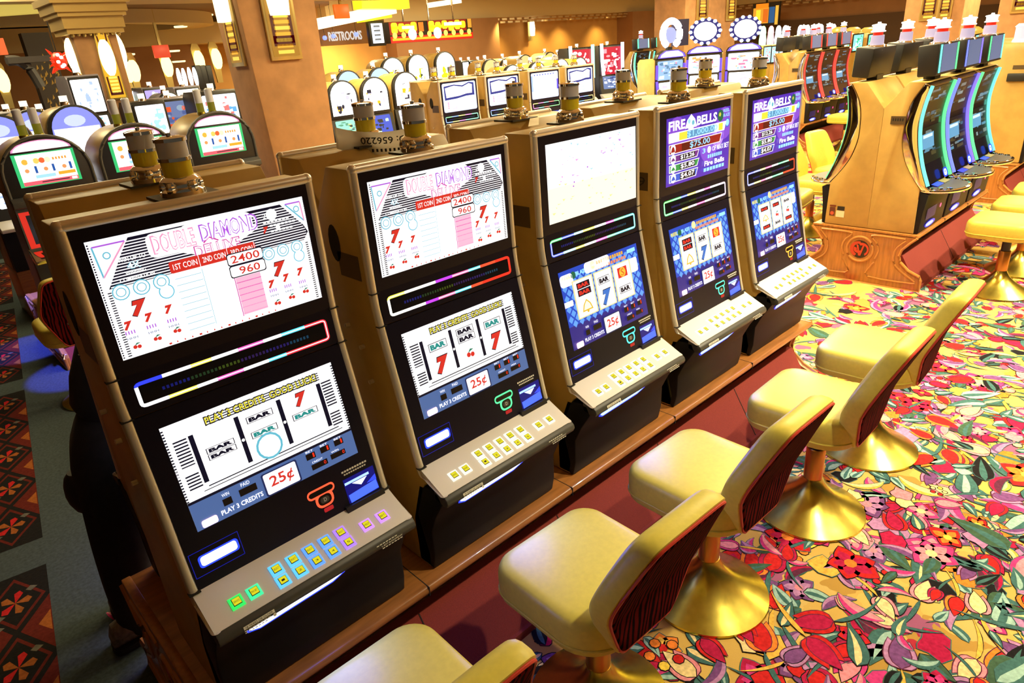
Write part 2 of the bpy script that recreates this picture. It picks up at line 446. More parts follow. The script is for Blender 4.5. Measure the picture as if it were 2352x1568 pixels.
def screen_top_bells(parent):
    c = fmap(A_, U_, .068, .044, .50, .275)
    P1, P2 = em('5a2fd0', .75), em('8a4fe0', .9)
    c.rect(0, 0, 1, 1, P1); c.lay()
    for i in range(4): c.disc(.15 + .25 * i, .25 + .15 * (i % 3), .14, P2)
    c.disc(.8, .42, .10, em('c090f0', 1.0)); c.lay()
    c.text('FIRE', .03, .05, .27, .19, em('ffffff', 1.8), .03); c.text('BELLS', .45, .05, .77, .19, em('ffffff', 1.8), .03)
    c.poly([(.27, .20), (.30, .08), (.36, .0), (.42, .08), (.45, .20)], WH); c.disc(.36, .2, .04, WH); c.lay()
    c.disc(.33, .1, .02, SKY); c.disc(.39, .13, .02, CYAN)
    c.disc(.83, .12, .05, em('1f6f50', .8)); c.disc(.82, .10, .018, YEL); c.text('REEL', .875, .03, .98, .08, SKY, .02); c.text('BLAZE', .875, .1, .985, .15, SKY, .02)
    c.disc(.95, .25, .04, em('3f6fe0', .9)); c.lay(); c.disc(.95, .25, .03, SKY)
    rows = (('$1,000.00', .22, .36, .93, em('c8e8ff', 1.5), em('5f9fd0', .9)), ('$75.00', .385, .53, .86, em('b02020', .7), em('701010', .6)),
            ('$12.26', .55, .66, .49, em('8030a0', .7), em('a050c0', .8)), ('$5.80', .685, .80, .49, em('2f9f50', .9), em('70d080', 1.0)), ('$4.07', .825, .95, .47, em('3060e0', .9), em('1838a0', .7)))
    for st, t0, t1, s1, ca, cb in rows:
        c.lay(); c.poly([(.03, t0), (s1, t0), (s1 - .03, t1), (.03, t1)], WH1); c.lay()
        c.poly([(.04, t0 + .012), (s1 - .012, t0 + .012), (s1 - .04, t1 - .012), (.04, t1 - .012)], ca); c.lay()
        c.rect(.22, t0 + .018, s1 - .2, t1 - .018, cb); c.disc(.09, (t0 + t1) / 2, .04, WH1); c.lay()
        c.poly([(.06, t1 - .03), (.075, t0 + .05), (.09, t0 + .03), (.105, t0 + .05), (.12, t1 - .03)], ca)
        if t0 > .5: c.rect(.19, t0 + .012, .42, t1 - .012, NAVY)
        if t0 < .3: c.rect(.18, t0 + .015, .3, t1 - .015, YEL); c.rect(.80, t0 + .015, .87, t1 - .015, YEL)
        c.lay()
        lo, hi = (.30, .78) if t0 < .3 else (.34, .66) if t0 < .5 else (.2, .41)
        c.text(st, lo, t0 + .02, hi, t1 - .02, SKY if t0 < .5 else em('ffffff', 1.7), .015)
    c.text('3', .53, .56, .58, .64, SKY, .03); c.disc(.64, .6, .03, WH1); c.text('OF MAX BET', .69, .56, .97, .64, TXT, .01)
    c.text('Fire Bells', .57, .77, .90, .85, em('ffffff', 1.7), .02)
    for s in range(7): c.rect(.62 + s * .035, .68, .645 + s * .035, .735, SKY); c.rect(.56 + s * .05, .88, .60 + s * .05, .935, SKY)
    return c.build('top_screen', parent, ORG)

def screen_top_bright(parent):
    c = fmap(A_, U_, .055, .044, .505, .275)
    c.rect(0, 0, 1, 1, em('ffffff', 1.15)); c.lay(); c.rect(0, .55, 1, 1, em('fffce4', 1.1)); c.lay()
    rr = random.Random(3)
    for i in range(70):
        s, t = rr.random() * .92 + .03, rr.random() ** 1.3 * .9 + .03
        m = rr.choice([em('f0b0f0', .95), em('d8b0f8', .95), em('b8e8f8', .95)]) if t < .5 else em('fff0a0', .98)
        c.poly([(s, t), (s + .012 + .03 * rr.random(), t + .004), (s + .012, t + .012 + .02 * rr.random())], m)
    for s, t in ((.80, .13), (.42, .38), (.27, .53), (.26, .58)): c.rect(s, t, s + .012, t + .02, PURP)
    return c.build('top_screen', parent, ORG)

def screen_low_bells(parent, reels, ticket=False):
    c = fmap(L_, C_, .062, .044, .468, .30)
    B1, B2, B3 = em('2850d8', .8), em('5f9cf0', 1.1), em('3a30a0', .6)
    c.rect(0, 0, 1, 1, B1); c.lay(); c.rect(0, .70, 1, 1, B3); c.lay()
    for i in range(13):
        for j in range(11):
            s = (i + .5 * (j % 2)) / 12.5; t = .02 + j * .066
            if s < .035 or s > .965 or t < .055: continue
            c.poly([(s, t - .05), (s + .03, t), (s, t + .05), (s - .03, t)], B2)
    c.lay(); c.rect(0, .0, 1, .06, B1); c.lay()
    c.text('REEL', .02, .06, .13, .11, YEL, .03); c.text('BLAZE', .19, .06, .33, .11, SKY, .03); c.disc(.16, .09, .03, em('1f6f50', .8))
    [(c.rect(.45 + q * .03, .03, .472 + q * .03, .072, em('f0b030', 1)), c.rect(.42 + q * .035, .10, .446 + q * .035, .14, em('f09060', 1))) for q in range(12)]
    c.disc(.40, .06, .035, em('f8e0a0', 1.2)); c.rect(.0, .38, .10, .45, WH1); c.rect(.86, .04, .97, .09, SKY)
    if ticket: c.rrect(.78, .17, .97, .36, .02, WH)
    if ticket == 1: c.rrect(.30, .0, .62, .14, .03, WH); c.rrect(.0, .05, .15, .2, .03, WH)
    for (s0, s1), it in zip(((.14, .36), (.40, .60), (.64, .85)), reels):
        c.lay(); c.rect(s0 - .015, .16, s1 + .015, .655, em('e8e0a0', 1)); c.lay(); c.rect(s0, .175, s1, .64, WH); c.lay(); reel_face(c, s0, s1, .18, .635, it)
    c.lay(); credit_panel(c, .735, True)
    return c.build('reel_screen', parent, ORG)

def candle(parent, x, y, z, org=ORG):
    b = MB(); b.box((x - .07, y - .055, z), (x + .07, y + .055, z + .006)); 
    p = b.build('candle_plate', BLK, parent, org)
    c = MB(); c.lathe([(.0, .006), (.052, .006), (.05, .016), (.036, .024), (.04, .034), (.046, .040), (.038, .048), (.034, .050), (0, .05)], (x, y, z)); 
    for k in range(5):
        a = 2 * PI * k / 5; c.sphere((x + .042 * math.cos(a), y + .042 * math.sin(a), z + .024), .011, 8, 6, sz=1.5)
    base = c.build('candle_base', CHROME, parent, org)
    l = MB(); l.lathe([(0, .05), (.033, .05), (.034, .085), (0, .085)], (x, y, z)); l.build('amber_lens', AMBER, parent, org)
    r = MB(); r.lathe([(.030, .083), (.037, .084), (.037, .092), (.030, .093)], (x, y, z)); r.lathe([(.0, .128), (.037, .128), (.037, .136), (.025, .139), (.006, .14), (.006, .146), (0, .147)], (x, y, z)); r.build('chrome_ring', CHROME, parent, org)
    l2 = MB(); l2.lathe([(0, .092), (.034, .092), (.034, .129), (0, .129)], (x, y, z)); l2.build('clear_lens', CLEAR, parent, org)

PROF_FRONT = [A_, U_, L_, C_, D_]
def ring_canvas(parent, cols):
    """the lit rounded outline between the two doors, in coloured lengths, and its dark display"""
    c = fmap(U_, L_, .048, .024, .496, .060)
    n = len(cols)
    path = []
    r = .02
    def pt(u, k):  # outline with inset k (metres)
        return u
    segs = 28
    def edge(o):  # closed outline, inset o in metres
        so, to = o / .496, o / .060
        pts = []
        for cx, cy, a0 in ((1 - .025, .16, -90), (1 - .025, .84, 0), (.025, .84, 90), (.025, .16, 180)):
            for k in range(4):
                a = math.radians(a0 + 30 * k)
                pts.append((cx + (.025 - so) * math.cos(a), cy + (.16 - to) * math.sin(a)))
        # subdivide the long edges
        out = []
        for i, p in enumerate(pts):
            q = pts[(i + 1) % len(pts)]; out.append(p)
            if abs(p[0] - q[0]) > .3:
                for k in range(1, segs): out.append((p[0] + (q[0] - p[0]) * k / segs, p[1] + (q[1] - p[1]) * k / segs))
        return out
    a, b, a2, b2 = edge(-.0012), edge(.0075), edge(.002), edge(.0048)
    for (oo, ii, core) in ((a, b, False), (a2, b2, True)):
        for i in range(len(oo)):
            j = (i + 1) % len(oo); sm = (oo[i][0] + oo[j][0]) / 2
            k = min(n - 1, max(0, int(sm * n)))
            col = cols[k] if oo[i][1] < .5 else cols[(k + (1 if k < n - 1 else 0)) % n]
            if core and col in ('ff3020', 'ff5030', 'ff40a0', 'c040ff', '3040ff'): continue
            c.poly([oo[i], oo[j], ii[j], ii[i]], em(col, 1.3) if not core else WH)
        c.lay()
    o = c.build('light_ring', parent, ORG)
    d = fmap(U_, L_, .055, .031, .482, .046, lift=.0004)
    d.rect(0, 0, 1, 1, SCRBLK); d.lay()
    rr = random.Random(len(cols) + n)
    for i in range(40):
        s = .1 + i * .02; col = ('2030c0', '3a6a40', '6a8a30', '503090', '4030b0', '2070a0')[min(5, i * 6 // 40)]
        d.rect(s, .45 - .0 * s, s + .012, .62, em(col, .22))
    d.build('ring_display', o, ORG)
    return o

def buttons(parent, glow):
    pos = [(.08, .078), (.126, .078)] + [(.198 + i * .0478, .055) for i in range(5)] + [(.197 + i * .0485, .092) for i in range(5)] + [(.461, .074), (.514, .075)]
    d = Vector((0, D_[0] - C_[0], D_[1] - C_[1])).normalized(); n = Vector((0, d.z, -d.y))
    words = ['SERVICE', 'MAX BET'] + ['SELECT'] * 5 + ['1', '2', '3', '4', '5'] + ['HELP', 'BET']
    first = None
    for i, (u, v) in enumerate(pos):
        O = Vector((u, C_[0], C_[1])) + d * v
        col = glow[min(len(glow) - 1, int((u / .55) * len(glow)))]
        b = MB(); ring = []
        s = .0165
        for hw, h in ((s, .0), (s, .004), (s * .86, .0065)):
            ring.append([tuple(O + Vector((1, 0, 0)) * (sx * hw) + d * (sy * hw) + n * h) for sx, sy in ((-1, -1), (1, -1), (1, 1), (-1, 1))])
        b.loft(ring)
        o = b.build('button', em(col, 1.15) if col else em('fff8e0', .9), parent, ORG)
        c = Canvas(O + n * .0065 - Vector((1, 0, 0)) * .0105 - d * .0105, (1, 0, 0), d, .021, .021, n)
        c.rect(0, 0, 1, 1, INK); c.lay(); c.rect(.08, .04, .96, .9, em('e0d820', .95)); c.lay()
        c.text(words[i], .3 if len(words[i]) == 1 else .15, .35, .7 if len(words[i]) == 1 else .85, .62, INK)
        c.build('button_cap', o, ORG)

def make_upright(label, cat, top, low, ring, glow, card, detail=True, group=None, plate=None):
    t = thing('slot_machine', label, cat, group=group)
    # cabinet
    b = MB()
    side = [(.012, 1.757), (.007, 1.407), (-.005, 1.306), (-.105, .854), (-.155, .82), (-.13, .80), (-.072, .66), (-.108, .51), (-.10, .456), (.258, .456), (.258, 1.585), (.14, 1.757)]
    b.prism(side, 'x', .004, W_ - .004)
    body = b.build('cabinet', TAN, t, ORG, bevel=.003)
    # rounded metal side rails following the front
    for s in (0, 1):
        x = .011 if s == 0 else W_ - .011
        path = []
        for i, (y, z) in enumerate(smoothpath([A_, (-.003, 1.58), U_, L_, (-.068, 1.08), C_, (-.155, .828), D_], 4)):
            path.append((y - .002, z))
        m = MB(); rings = []
        for (y, z) in path:
            rings.append([(x + .013 * math.cos(a), y + .012 * math.sin(a) + .010, z) for a in [2 * PI * k / 12 for k in range(12)]])
        m.loft(rings); m.sphere((x, .008, 1.757), .0145, 12, 8)
        rl = m.build('side_rail', TRIM, t, ORG)
        for zz, yy in ((1.405, -.006), (1.306, -.018), (.856, -.122)): MB().box((x - .0142, yy - .006, zz - .0012), (x + .0142, yy + .012, zz + .0012)).build('rail_joint', SEAM, rl, ORG)
    m = MB(); m.tube([(.011, .008, 1.757), (W_ - .011, .008, 1.757)], .0135, 12); m.build('top_rail', TRIM, t, ORG)
    # black doors
    def slab(name, a, b_, v0, v1, mt, x0=.022, x1=W_ - .020, th=.012, up=.0):
        d = Vector((0, b_[0] - a[0], b_[1] - a[1])); ln = d.length; d.normalize(); n = Vector((0, d.z, -d.y))
        p0 = Vector((0, a[0], a[1])) + d * v0; p1 = Vector((0, a[0], a[1])) + d * v1
        q = [(p0 + n * up), (p1 + n * up), (p1 - n * th), (p0 - n * th)]
        k = MB(); k.prism([(p.y, p.z) for p in q], 'x', x0, x1); return k.build(name, mt, t, ORG)
    slab('upper_door', A_, U_, .010, .354, BEZEL)
    slab('middle_panel', U_, L_, -.001, .101, BEZEL)
    slab('lower_door', L_, C_, .003, .464, BEZEL)
    top(t); low(t)
    ring_canvas(t, ring)
    # bill acceptor
    c = fmap(L_, C_, .026, .367, .125, .066)
    c.frame(0, 0, 1, 1, .02, em('1020c0', .8)); c.lay()
    c.rrect(.14, .22, .95, .72, .07, BLUE); c.lay(); c.rrect(.18, .28, .91, .66, .06, GLOWB)
    c.build('bill_acceptor', t, ORG)
    # card reader outline
    c = fmap(L_, C_, .345, .362, .085, .078)
    cc = em(card, 1.8)
    c.rrect(.02, .02, 1, .36, .14, cc); c.rrect(.24, .22, .88, .80, .22, cc); c.lay()
    c.rrect(.07, .09, .95, .29, .1, SCRBLK); c.rrect(.32, .34, .80, .72, .15, SCRBLK); c.lay(); c.rrect(.40, .42, .72, .65, .1, DGREY)
    c.rrect(.42, .84, .76, 1.0, .04, em('c02028', .8)); c.lay(); c.text('D', .52, .46, .62, .6, WHITE)
    c.build('card_reader', t, ORG)
    # ticket printer
    k = MB()
    c = fmap(L_, C_, .455, .350, .105, .108)
    [(c.rect(.05 + q * .08, .03, .11 + q * .08, .08, WHITE), c.rect(.1 + q * .07, .12, .15 + q * .07, .16, WHITE)) for q in range(10)]
    c.rect(.02, .26, .98, .95, em('0810a0', .5)); c.lay()
    c.rect(.04, .36, .8, .43, em('90b0ff', 2)); c.poly([(.25, .45), (.72, .45), (.5, .60)], GLOWB); c.poly([(.06, .72), (.95, .66), (.97, .92), (.08, .95)], em('4060ff', 1.6)); c.poly([(.66, .64), (.97, .5), (.97, .66)], em('3048ff', 1.3))
    c.build('ticket_printer', t, ORG)
    slab('printer_lip', L_, C_, .455, .480, BLK, .44, W_ - .02, .004, .012)
    # deck
    d = Vector((0, D_[0] - C_[0], D_[1] - C_[1])); dl = d.length; d.normalize(); n = Vector((0, d.z, -d.y))
    slab('button_deck', C_, D_, 0, dl, DECK, .004, W_ - .004, .014, .001)
    k = MB(); r = .0125
    pr = [(D_[0] + .012, D_[1] - .0005), (D_[0], D_[1]), (D_[0] - .012, D_[1] - .010), (D_[0] - .016, D_[1] - .022), (D_[0] - .010, D_[1] - .036), (D_[0] + .012, D_[1] - .040), (D_[0] + .05, D_[1] - .030), (D_[0] + .05, D_[1] + .012)]
    k.prism(pr, 'x', .004, W_ + .0); de = k.build('deck_edge', DGREY, t, ORG, bevel=.004)
    c = Canvas((.05, D_[0] - .0135, D_[1] - .011), (1, 0, 0), (0, -.3, -1), .50, .024, (0, -1, .3), lift=.0015)
    c.rect(.03, .1, .19, .45, WHITE); c.lay(); c.text('18 YEARS OR OLDER', .04, .17, .18, .4, INK); 
    [(c.rect(.03 + q * .02, .55, .045 + q * .02, .66, WHITE), c.rect(.03 + q * .017, .75, .042 + q * .017, .85, WHITE)) for q in range(7)]; c.disc(.185, .7, .009, WHITE)
    c.build('deck_notice', de, ORG)
    c = Canvas((.05, D_[0] - .0135, D_[1] - .011), (1, 0, 0), (0, -.3, -1), .50, .024, (0, -1, .3), lift=.0015)
    [(c.rect(.80 + q * .02, .15, .815 + q * .02, .26, WHITE), c.rect(.83 + q * .02, .72, .845 + q * .02, .82, WHITE)) for q in range(7)]; c.text('1-877-8-HOPENY', .83, .4, .97, .6, WHITE)
    c.build('helpline_notice', de, ORG)
    buttons(t, glow)
    # lower door and lit tray
    k = MB(); k.prism([(-.216, .765), (-.168, .689), (-.135, .62), (-.132, .52), (-.118, .456), (-.04, .456), (-.04, .63), (-.10, .79), (-.2, .80)], 'x', .004, W_ - .002)
    k.build('belly_door', BLKDOOR, t, ORG, bevel=.006)
    dd = Vector((0, .048, -.076)).normalized(); nn = Vector((0, dd.z, -dd.y))
    c = Canvas(Vector((.075, -.2175, .764)), (1, 0, 0), dd, .30, .084, nn, lift=.0022)
    c.poly([(.0, .12), (1.0, .12), (.97, .5), (.86, .86), (.15, 1.0), (.03, .7)], BLUE); c.lay(); c.poly([(.02, .18), (.98, .18), (.94, .46), (.85, .74), (.15, .9), (.05, .62)], em('8fb8ff', 3.0) if not detail else GLOWB)
    c.build('tray_light', t, ORG)
    # vents, number plates, latches on the sides
    for s in (0, 1):
        xs = .0036 if s == 0 else W_ - .0036; nx = -1 if s == 0 else 1
        c = Canvas((xs, .095, 1.60), (0, 1 if s == 0 else 1, 0), (0, 0, -1), .15, .15, (nx, 0, 0))
        c.disc(.45, .45, .21, SEAM, rt=.38); c.build('vent_hole', body, ORG)
    c = Canvas((.0036, .155, 1.51), (0, -1, 0), (0, 0, -1), .115, .075, (-1, 0, 0))
    c.rect(0, 0, 1, 1, PLATE); c.lay()
    if plate: c.text(plate, .12, .25, .88, .75, INK)
    c.build('number_plate', body, ORG)
    for y, z in ((.163, 1.271), (.094, 1.214), (.074, 1.10)): MB().lathe([(0, 0), (.007, 0), (.007, .014), (0, .016)], n=10).build('side_latch', TRIM, body).matrix_local = Matrix.Translation(Vector((.004, y, z)) - Vector(ORG)) @ Matrix.Rotation(-PI / 2, 4, 'Y')
    # back vent
    k = MB(); k.prism(rounded(.34, .10, .045, 5, W_ / 2, 1.665), 'y', .0, .001)
    candle(t, .30, .10, 1.757)
    return t
# the sloping rear shoulder carries a dark slot, seen from the far side
def rear_slot(t):
    O = Vector((.20, .155, 1.742)); d = Vector((0, .118, -.172)).normalized(); n = Vector((0, -d.z, d.y))
    c = Canvas(O, (1, 0, 0), d, .24, .19, n)
    c.poly([(.0, .8), (.2, .62), (.5, .55), (.8, .6), (1, .8)], SEAM); c.build('rear_slot', t, ORG)
# ------------------------------------------------------------------ plinths
PL_HALF = [(.41, .454), (.412, .432), (.365, .385), (.315, .325), (.303, .275), (.318, .225), (.385, .165), (.470, .130), (.487, .10), (.487, .0)]
def moulding(mb, x, nx):
    for s in (1, -1):
        up = [(.33 * s, .415), (.10 * s, .415), (.085 * s, .39), (.125 * s, .35), (.145 * s, .29), (.125 * s, .22)]
        lo = [(.125 * s, .19), (.10 * s, .15), (.09 * s, .065), (.42 * s, .065), (.43 * s, .09), (.35 * s, .14), (.28 * s, .20), (.262 * s, .275), (.28 * s, .34), (.335 * s, .40)]
        for p in (up, lo): mb.tube([(x, a, b) for a, b in smoothpath(p, 3)], .0075, 6)
def make_plinth(label, x0, x1, yc, seams, group, top=.4515):
    t = thing('wooden_plinth', label, 'plinth', ((x0 + x1) / 2, yc, 0), group=group)
    L = (x1 - x0) / 2; t.scale.z = top / .4515; top = .4515
    b = MB(); b.box((-L, -.415, .418), (L, .415, top)); tb = b.build('top_board', WOOD, t, bevel=.014, seg=3)
    if seams:
        k = MB()
        for s in seams: k.box((s - (x0 + x1) / 2 - .0015, -.4165, .4165), (s - (x0 + x1) / 2 + .0015, .4165, top + .0006))
        k.build('board_joint', SEAM, tb, smooth=False)
    out = PL_HALF + [(-a, b) for a, b in reversed(PL_HALF)]
    for s in (-1, 1):
        b = MB(); b.prism(out, 'x', s * L - (.03 if s > 0 else 0), s * L + (0 if s > 0 else .03))
        ep = b.build('end_panel', WOODV, t, bevel=.004)
        k = MB(); moulding(k, s * L, s); k.tube([(s * L, .103 * math.cos(a), .283 + .103 * math.sin(a)) for a in [2 * PI * i / 28 for i in range(28)]], .010, 8, closed=True)
        e = [(a, b) for a, b in out]
        k.tube([(s * L, a, b) for a, b in e[1:-1]], .011, 6); k.build('moulding', WOODTRIM, ep)
        c = Canvas((s * L, .075 * -s, .283 + .075), (0, s, 0), (0, 0, -1), .15, .15, (s, 0, 0), lift=.002, step=.0008)
        c.disc(.5, .5, .5, mat('emblem_dark', (.02, .012, .01), .4), n=28); c.lay()
        rm = mat('emblem_red', (.55, .05, .025), .4)
        for cx, r0, r1, a0, a1 in ((.42, .30, .44, 80, 250), (.60, .24, .38, -60, 120), (.40, .10, .22, 150, 330)):
            pts = [(cx + r1 * math.cos(math.radians(a0 + (a1 - a0) * i / 14)), .5 - r1 * math.sin(math.radians(a0 + (a1 - a0) * i / 14))) for i in range(15)]
            pts += [(cx + .04 + r0 * math.cos(math.radians(a0 + (a1 - a0) * i / 14)), .5 - r0 * math.sin(math.radians(a0 + (a1 - a0) * i / 14))) for i in range(14, -1, -1)]
            c.poly(pts, rm); c.lay()
        c.poly([(.30, .22), (.42, .28), (.52, .72), (.64, .26), (.74, .24), (.58, .86), (.46, .86)], rm)
        c.build('emblem', ep)
    for s in (-1, 1):
        k = MB(); k.prism([(s * .318, .268), (s * .46, .035), (s * .475, .035), (s * .475, .0), (s * .28, 0), (s * .28, .268)], 'x', -L + .03, L - .03)
        kp = k.build('kick_panel', REDKICK, t)
        MB().box((-L + .03, min(s * .19, s * .20), .25), (L - .03, max(s * .19, s * .20), .42)).build('recess_shade_board', SEAM, t)  # black board paints the shade under the overhanging top
        k = MB(); n = max(2, int(2 * L / .7))
        for i in range(1, n):
            x = -L + i * 2 * L / n
            k.prism([(s * .320, .268), (s * .4625, .035), (s * .4605, .033), (s * .317, .268)], 'x', x - .002, x + .002)
        k.build('panel_joint', SEAM, kp, smooth=False)
    return t

# ------------------------------------------------------------------ stools
def make_stool(label, group, back=True, low=False):
    t = thing('casino_stool', label, 'stool', group=group)
    b = MB(); b.lathe([(0, 0), (.232, 0), (.236, .006), (.234, .014), (.20, .034), (.15, .062), (.10, .098), (.062, .138), (.046, .168), (.042, .180), (0, .18)], n=48); b.build('base', BRASS, t)
    b = MB(); b.lathe([(0, .17), (.040, .17), (.040, .33), (.037, .335), (0, .335)], n=24); b.build('pole_sleeve', POLE, t)
    b = MB(); b.lathe([(0, .33), (.031, .33), (.031, .44), (0, .44)], n=20); b.build('pole', BLK, t)
    b = MB(); b.box((-.13, -.12, .432), (.13, .16, .453)); b.build('seat_plate', BLK, t, bevel=.006)
    def outl(w, d, cx, cy, rf, rb):
        pts = []
        for sx, sy, a0, r in ((1, -1, -90, rb), (1, 1, 0, rf), (-1, 1, 90, rf), (-1, -1, 180, rb)):
            for k in range(9):
                a = math.radians(a0 + 90 * k / 8)
                pts.append((cx + sx * (w / 2 - r) + r * math.cos(a), cy + sy * (d / 2 - r) + r * math.sin(a)))
        return pts
    W, D, cy = .440, .445, .035
    rings = []
    for sc, z in ((.86, .452), (.955, .455), (.985, .466), (.99, .482), (.998, .490), (1.0, .515), (1.0, .540), (.992, .556), (.972, .569), (.93, .579), (.82, .585), (.6, .588), (.3, .590), (.02, .590)):
        rings.append([(x * sc, cy + (y - cy) * sc, z) for x, y in outl(W, D, 0, cy, .085, .14)])
    b = MB(); b.loft(rings); st = b.build('seat', VINYL, t)
    b = MB(); b.tube([(x * 1.0, cy + (y - cy) * 1.0, .486) for x, y in outl(W * .998, D * .998, 0, cy, .085, .14)], .0042, 6, closed=True); b.build('piping', VINYL, st)
    if not back: return t
    # backrest: coffin outline, leaning; y runs backward (-) with height
    def yc(z): return -.150 - .02 * max(0, (z - .45) / .2) - .095 * max(0, (z - .62) / .3) ** 1.2
    half = [(.105, .452), (.128, .475), (.165, .565), (.198, .66), (.205, .71), (.198, .76), (.178, .84), (.160, .905), (.135, .932), (.09, .940)]
    hs = smoothpath(half, 3)
    o2 = [(x, z) for x, z in hs] + [(-x, z) for x, z in reversed(hs)]
    zc = .68
    def ring(sc, off):
        r = []
        for x, z in o2:
            xx = x * sc; zz = zc + (z - zc) * (sc if sc > .9 else sc)
            r.append((xx, yc(zz) + off, zz))
        return r
    b = MB(); b.loft([*[ring(q, -.040) for q in (.02, .2, .35, .5, .65, .8)], ring(.94, -.040), ring(.985, -.034), ring(1.0, -.018), ring(1.0, .008), ring(.985, .024), ring(.95, .034), ring(.85, .041), ring(.6, .046), ring(.3, .048), ring(.02, .048)])
    bk = b.build('backrest', VINYL, t)
    b = MB(); b.loft([*[ring(q, -.036) for q in (.02, .35, .65)], ring(.93, -.036), ring(.935, -.043), *[ring(q, -.048) for q in (.9, .8, .65, .5, .35, .2, .02)]]); b.build('back_panel', VELOUR, bk)
    b = MB(); b.tube(ring(.95, -.041), .0045, 6, closed=True); b.build('welt', REDEDGE, bk)
    b = MB(); q = [(.02, .436), (-.12, .432), (-.185, .438), (-.188, .455), (-.188, .475), (-.178, .475), (-.178, .462), (-.175, .455), (-.12, .446), (.02, .446)]
    b.prism([(y, z) for y, z in q], 'x', -.035, .035); b.build('back_bracket', BRASS, t, bevel=.002)
    return t

# ------------------------------------------------------------------ curved-front machine (half of a back-to-back bank); local y=0 is the bank's centre line
CV = [(-.293, 1.545), (-.269, 1.423), (-.258, 1.281), (-.278, 1.125), (-.319, .972), (-.378, .825)]
CH = [(-.262, 1.566), (-.200, 1.46), (-.172, 1.363), (-.163, 1.25), (-.166, 1.15), (-.190, 1.05), (-.227, .966), (-.29, .87), (-.352, .795)]
def make_curved(label, strips, group, seed=1, topper=True, mono='5f9fd0', logo=True):
    t = thing('slot_machine', label, 'slot machine', group=group)
    w = .60
    rr = random.Random(seed)
    chs = smoothpath(CH, 4); cvs = smoothpath(CV, 5)
    body = [(0, .456), (-.345, .456), (-.338, .80)] + [(a + .006, b) for a, b in reversed(smoothpath(CH[:-1], 4))] + [(-.285, 1.574), (-.15, 1.577), (0, 1.388)]
    b = MB(); b.prism(body, 'x', -w / 2 + .002, w / 2 - .002); bd = b.build('cabinet', TAN, t, bevel=.003)
    # chrome crescent sides + screen shell
    shell = [(a, b) for a, b in chs] + [(-.40, .80)] + [(a, b) for a, b in reversed(cvs)]
    for s in (-1, 1):
        x = s * (w / 2 - .012)
        b = MB(); b.prism(shell, 'x', x - .012, x + .012); b.build('chrome_side', CHROME, t, bevel=.003)
    b = MB(); b.prism([(a + .006, b) for a, b in cvs] + [(-.33, .80)] + [(a + .01, b) for a, b in reversed(chs)], 'x', -w / 2 + .024, w / 2 - .024); b.build('screen_shell', SCRBLK, t)
    # picture on the curved glass, as thin curved patches
    mb = MB(); mats = []
    def patch(s0, s1, u0, u1, m, lift=.003):
        if m not in mats: mats.append(m)
        mb.cur = mats.index(m)
        n = len(cvs) - 1; pts = []
        for k in range(7):
            u = (u0 + (u1 - u0) * k / 6) * n; i = min(int(u), n - 1); f = u - i
            y = cvs[i][0] * (1 - f) + cvs[i + 1][0] * f - lift + .006; z = cvs[i][1] * (1 - f) + cvs[i + 1][1] * f
            pts.append((y, z))
        mb.strip(pts, -w / 2 + s0 * w, -w / 2 + s1 * w)
    base = em('0c1016', .3)
    patch(.12, .88, .04, .40, base); patch(.12, .88, .46, .80, base)
    for k in range(34):
        s = .14 + .55 * rr.random(); u = rr.choice((.05, .28, .48, .62)) + .14 * rr.random()
        patch(s, min(.86, s + .05 + .25 * rr.random()), u, u + .012 + .03 * rr.random(), em(rr.choice((mono, '3f6f8f', '8fb0c0', '24405a', '4f4a30', '7a8f9a')), .5), .0038)
    patch(.16, .60, .52, .66, em(mono, .9), .0044); patch(.20, .55, .53, .56, em('c8e8ff', 1.0), .005)
    mb.build('screen', mats, t, fix=False)
    # lit edge strips
    for s, col in zip((-1, 1), strips):
        x = s * (w / 2 - .034)
        b = MB(); b.tube([(x, a - .004, z) for a, z in cvs], .0135, 8); b.build('light_strip', em(col, 1.5), t)
    # blue player badge
    n = len(cvs)
    c = Canvas((.06, -.366, .905), (1, 0, 0), (0, -.36, -.93), .11, .075, (0, -.93, .36), lift=.004)
    c.rrect(0, 0, 1, 1, .3, em('2040ff', 1.3)); c.lay(); c.rrect(.2, .15, .8, .85, .2, em('b8d4ff', 1.8)); c.rrect(.35, .35, .6, .5, .1, em('2040ff', 1)); c.build('player_badge', t)
    # deck
    oval = [(.285 * math.cos(a), -.385 + (-.215 * math.sin(a))) for a in [PI * i / 20 for i in range(21)]]
    oval = [(-.285, -.34)] + [p for p in reversed(oval)] + [(.285, -.34)]
    b = MB(); b.prism(oval, 'z', .775, .800); dk = b.build('button_deck', CHROME, t, bevel=.008)
    ov2 = [(x * .90, -.385 + (y + .385) * .88) for x, y in oval if y < -.35]
    b = MB(); b.prism(ov2, 'z', .799, .803); b.build('deck_pad', DGREY, dk)
    for s in (-1, 1):
        for k in range(3): MB().lathe([(0, .80), (.022, .80), (.02, .812), (0, .814)], (s * (.245 - .03 * k), -.40 - .055 * k, 0), 12).build('chrome_button', CHROME, dk)
    c = Canvas((-.16, -.372, .815), (1, 0, 0), (0, -1, -.2), .3, .05, (0, -.2, 1), lift=.003); c.rect(0, 0, .5, 1, em('3048ff', .8)); c.rect(.55, 0, 1, 1, em('c8b060', .6)); c.build('deck_light', dk)
    # belly
    b = MB(); b.prism([(-.34, .785), (-.405, .76), (-.385, .62), (-.375, .456), (-.33, .456)], 'x', -w / 2 + .01, w / 2 - .01); b.build('belly_door', BLKDOOR, t, bevel=.005)
    c = Canvas((-.2, -.389, .64), (1, 0, 0), (0, .06, -1), .36, .17, (0, -1, -.06), lift=.004)
    for i in range(9): c.rect(.0, .03 + i * .06, .62, .06 + i * .06, em('1418a0', .45))
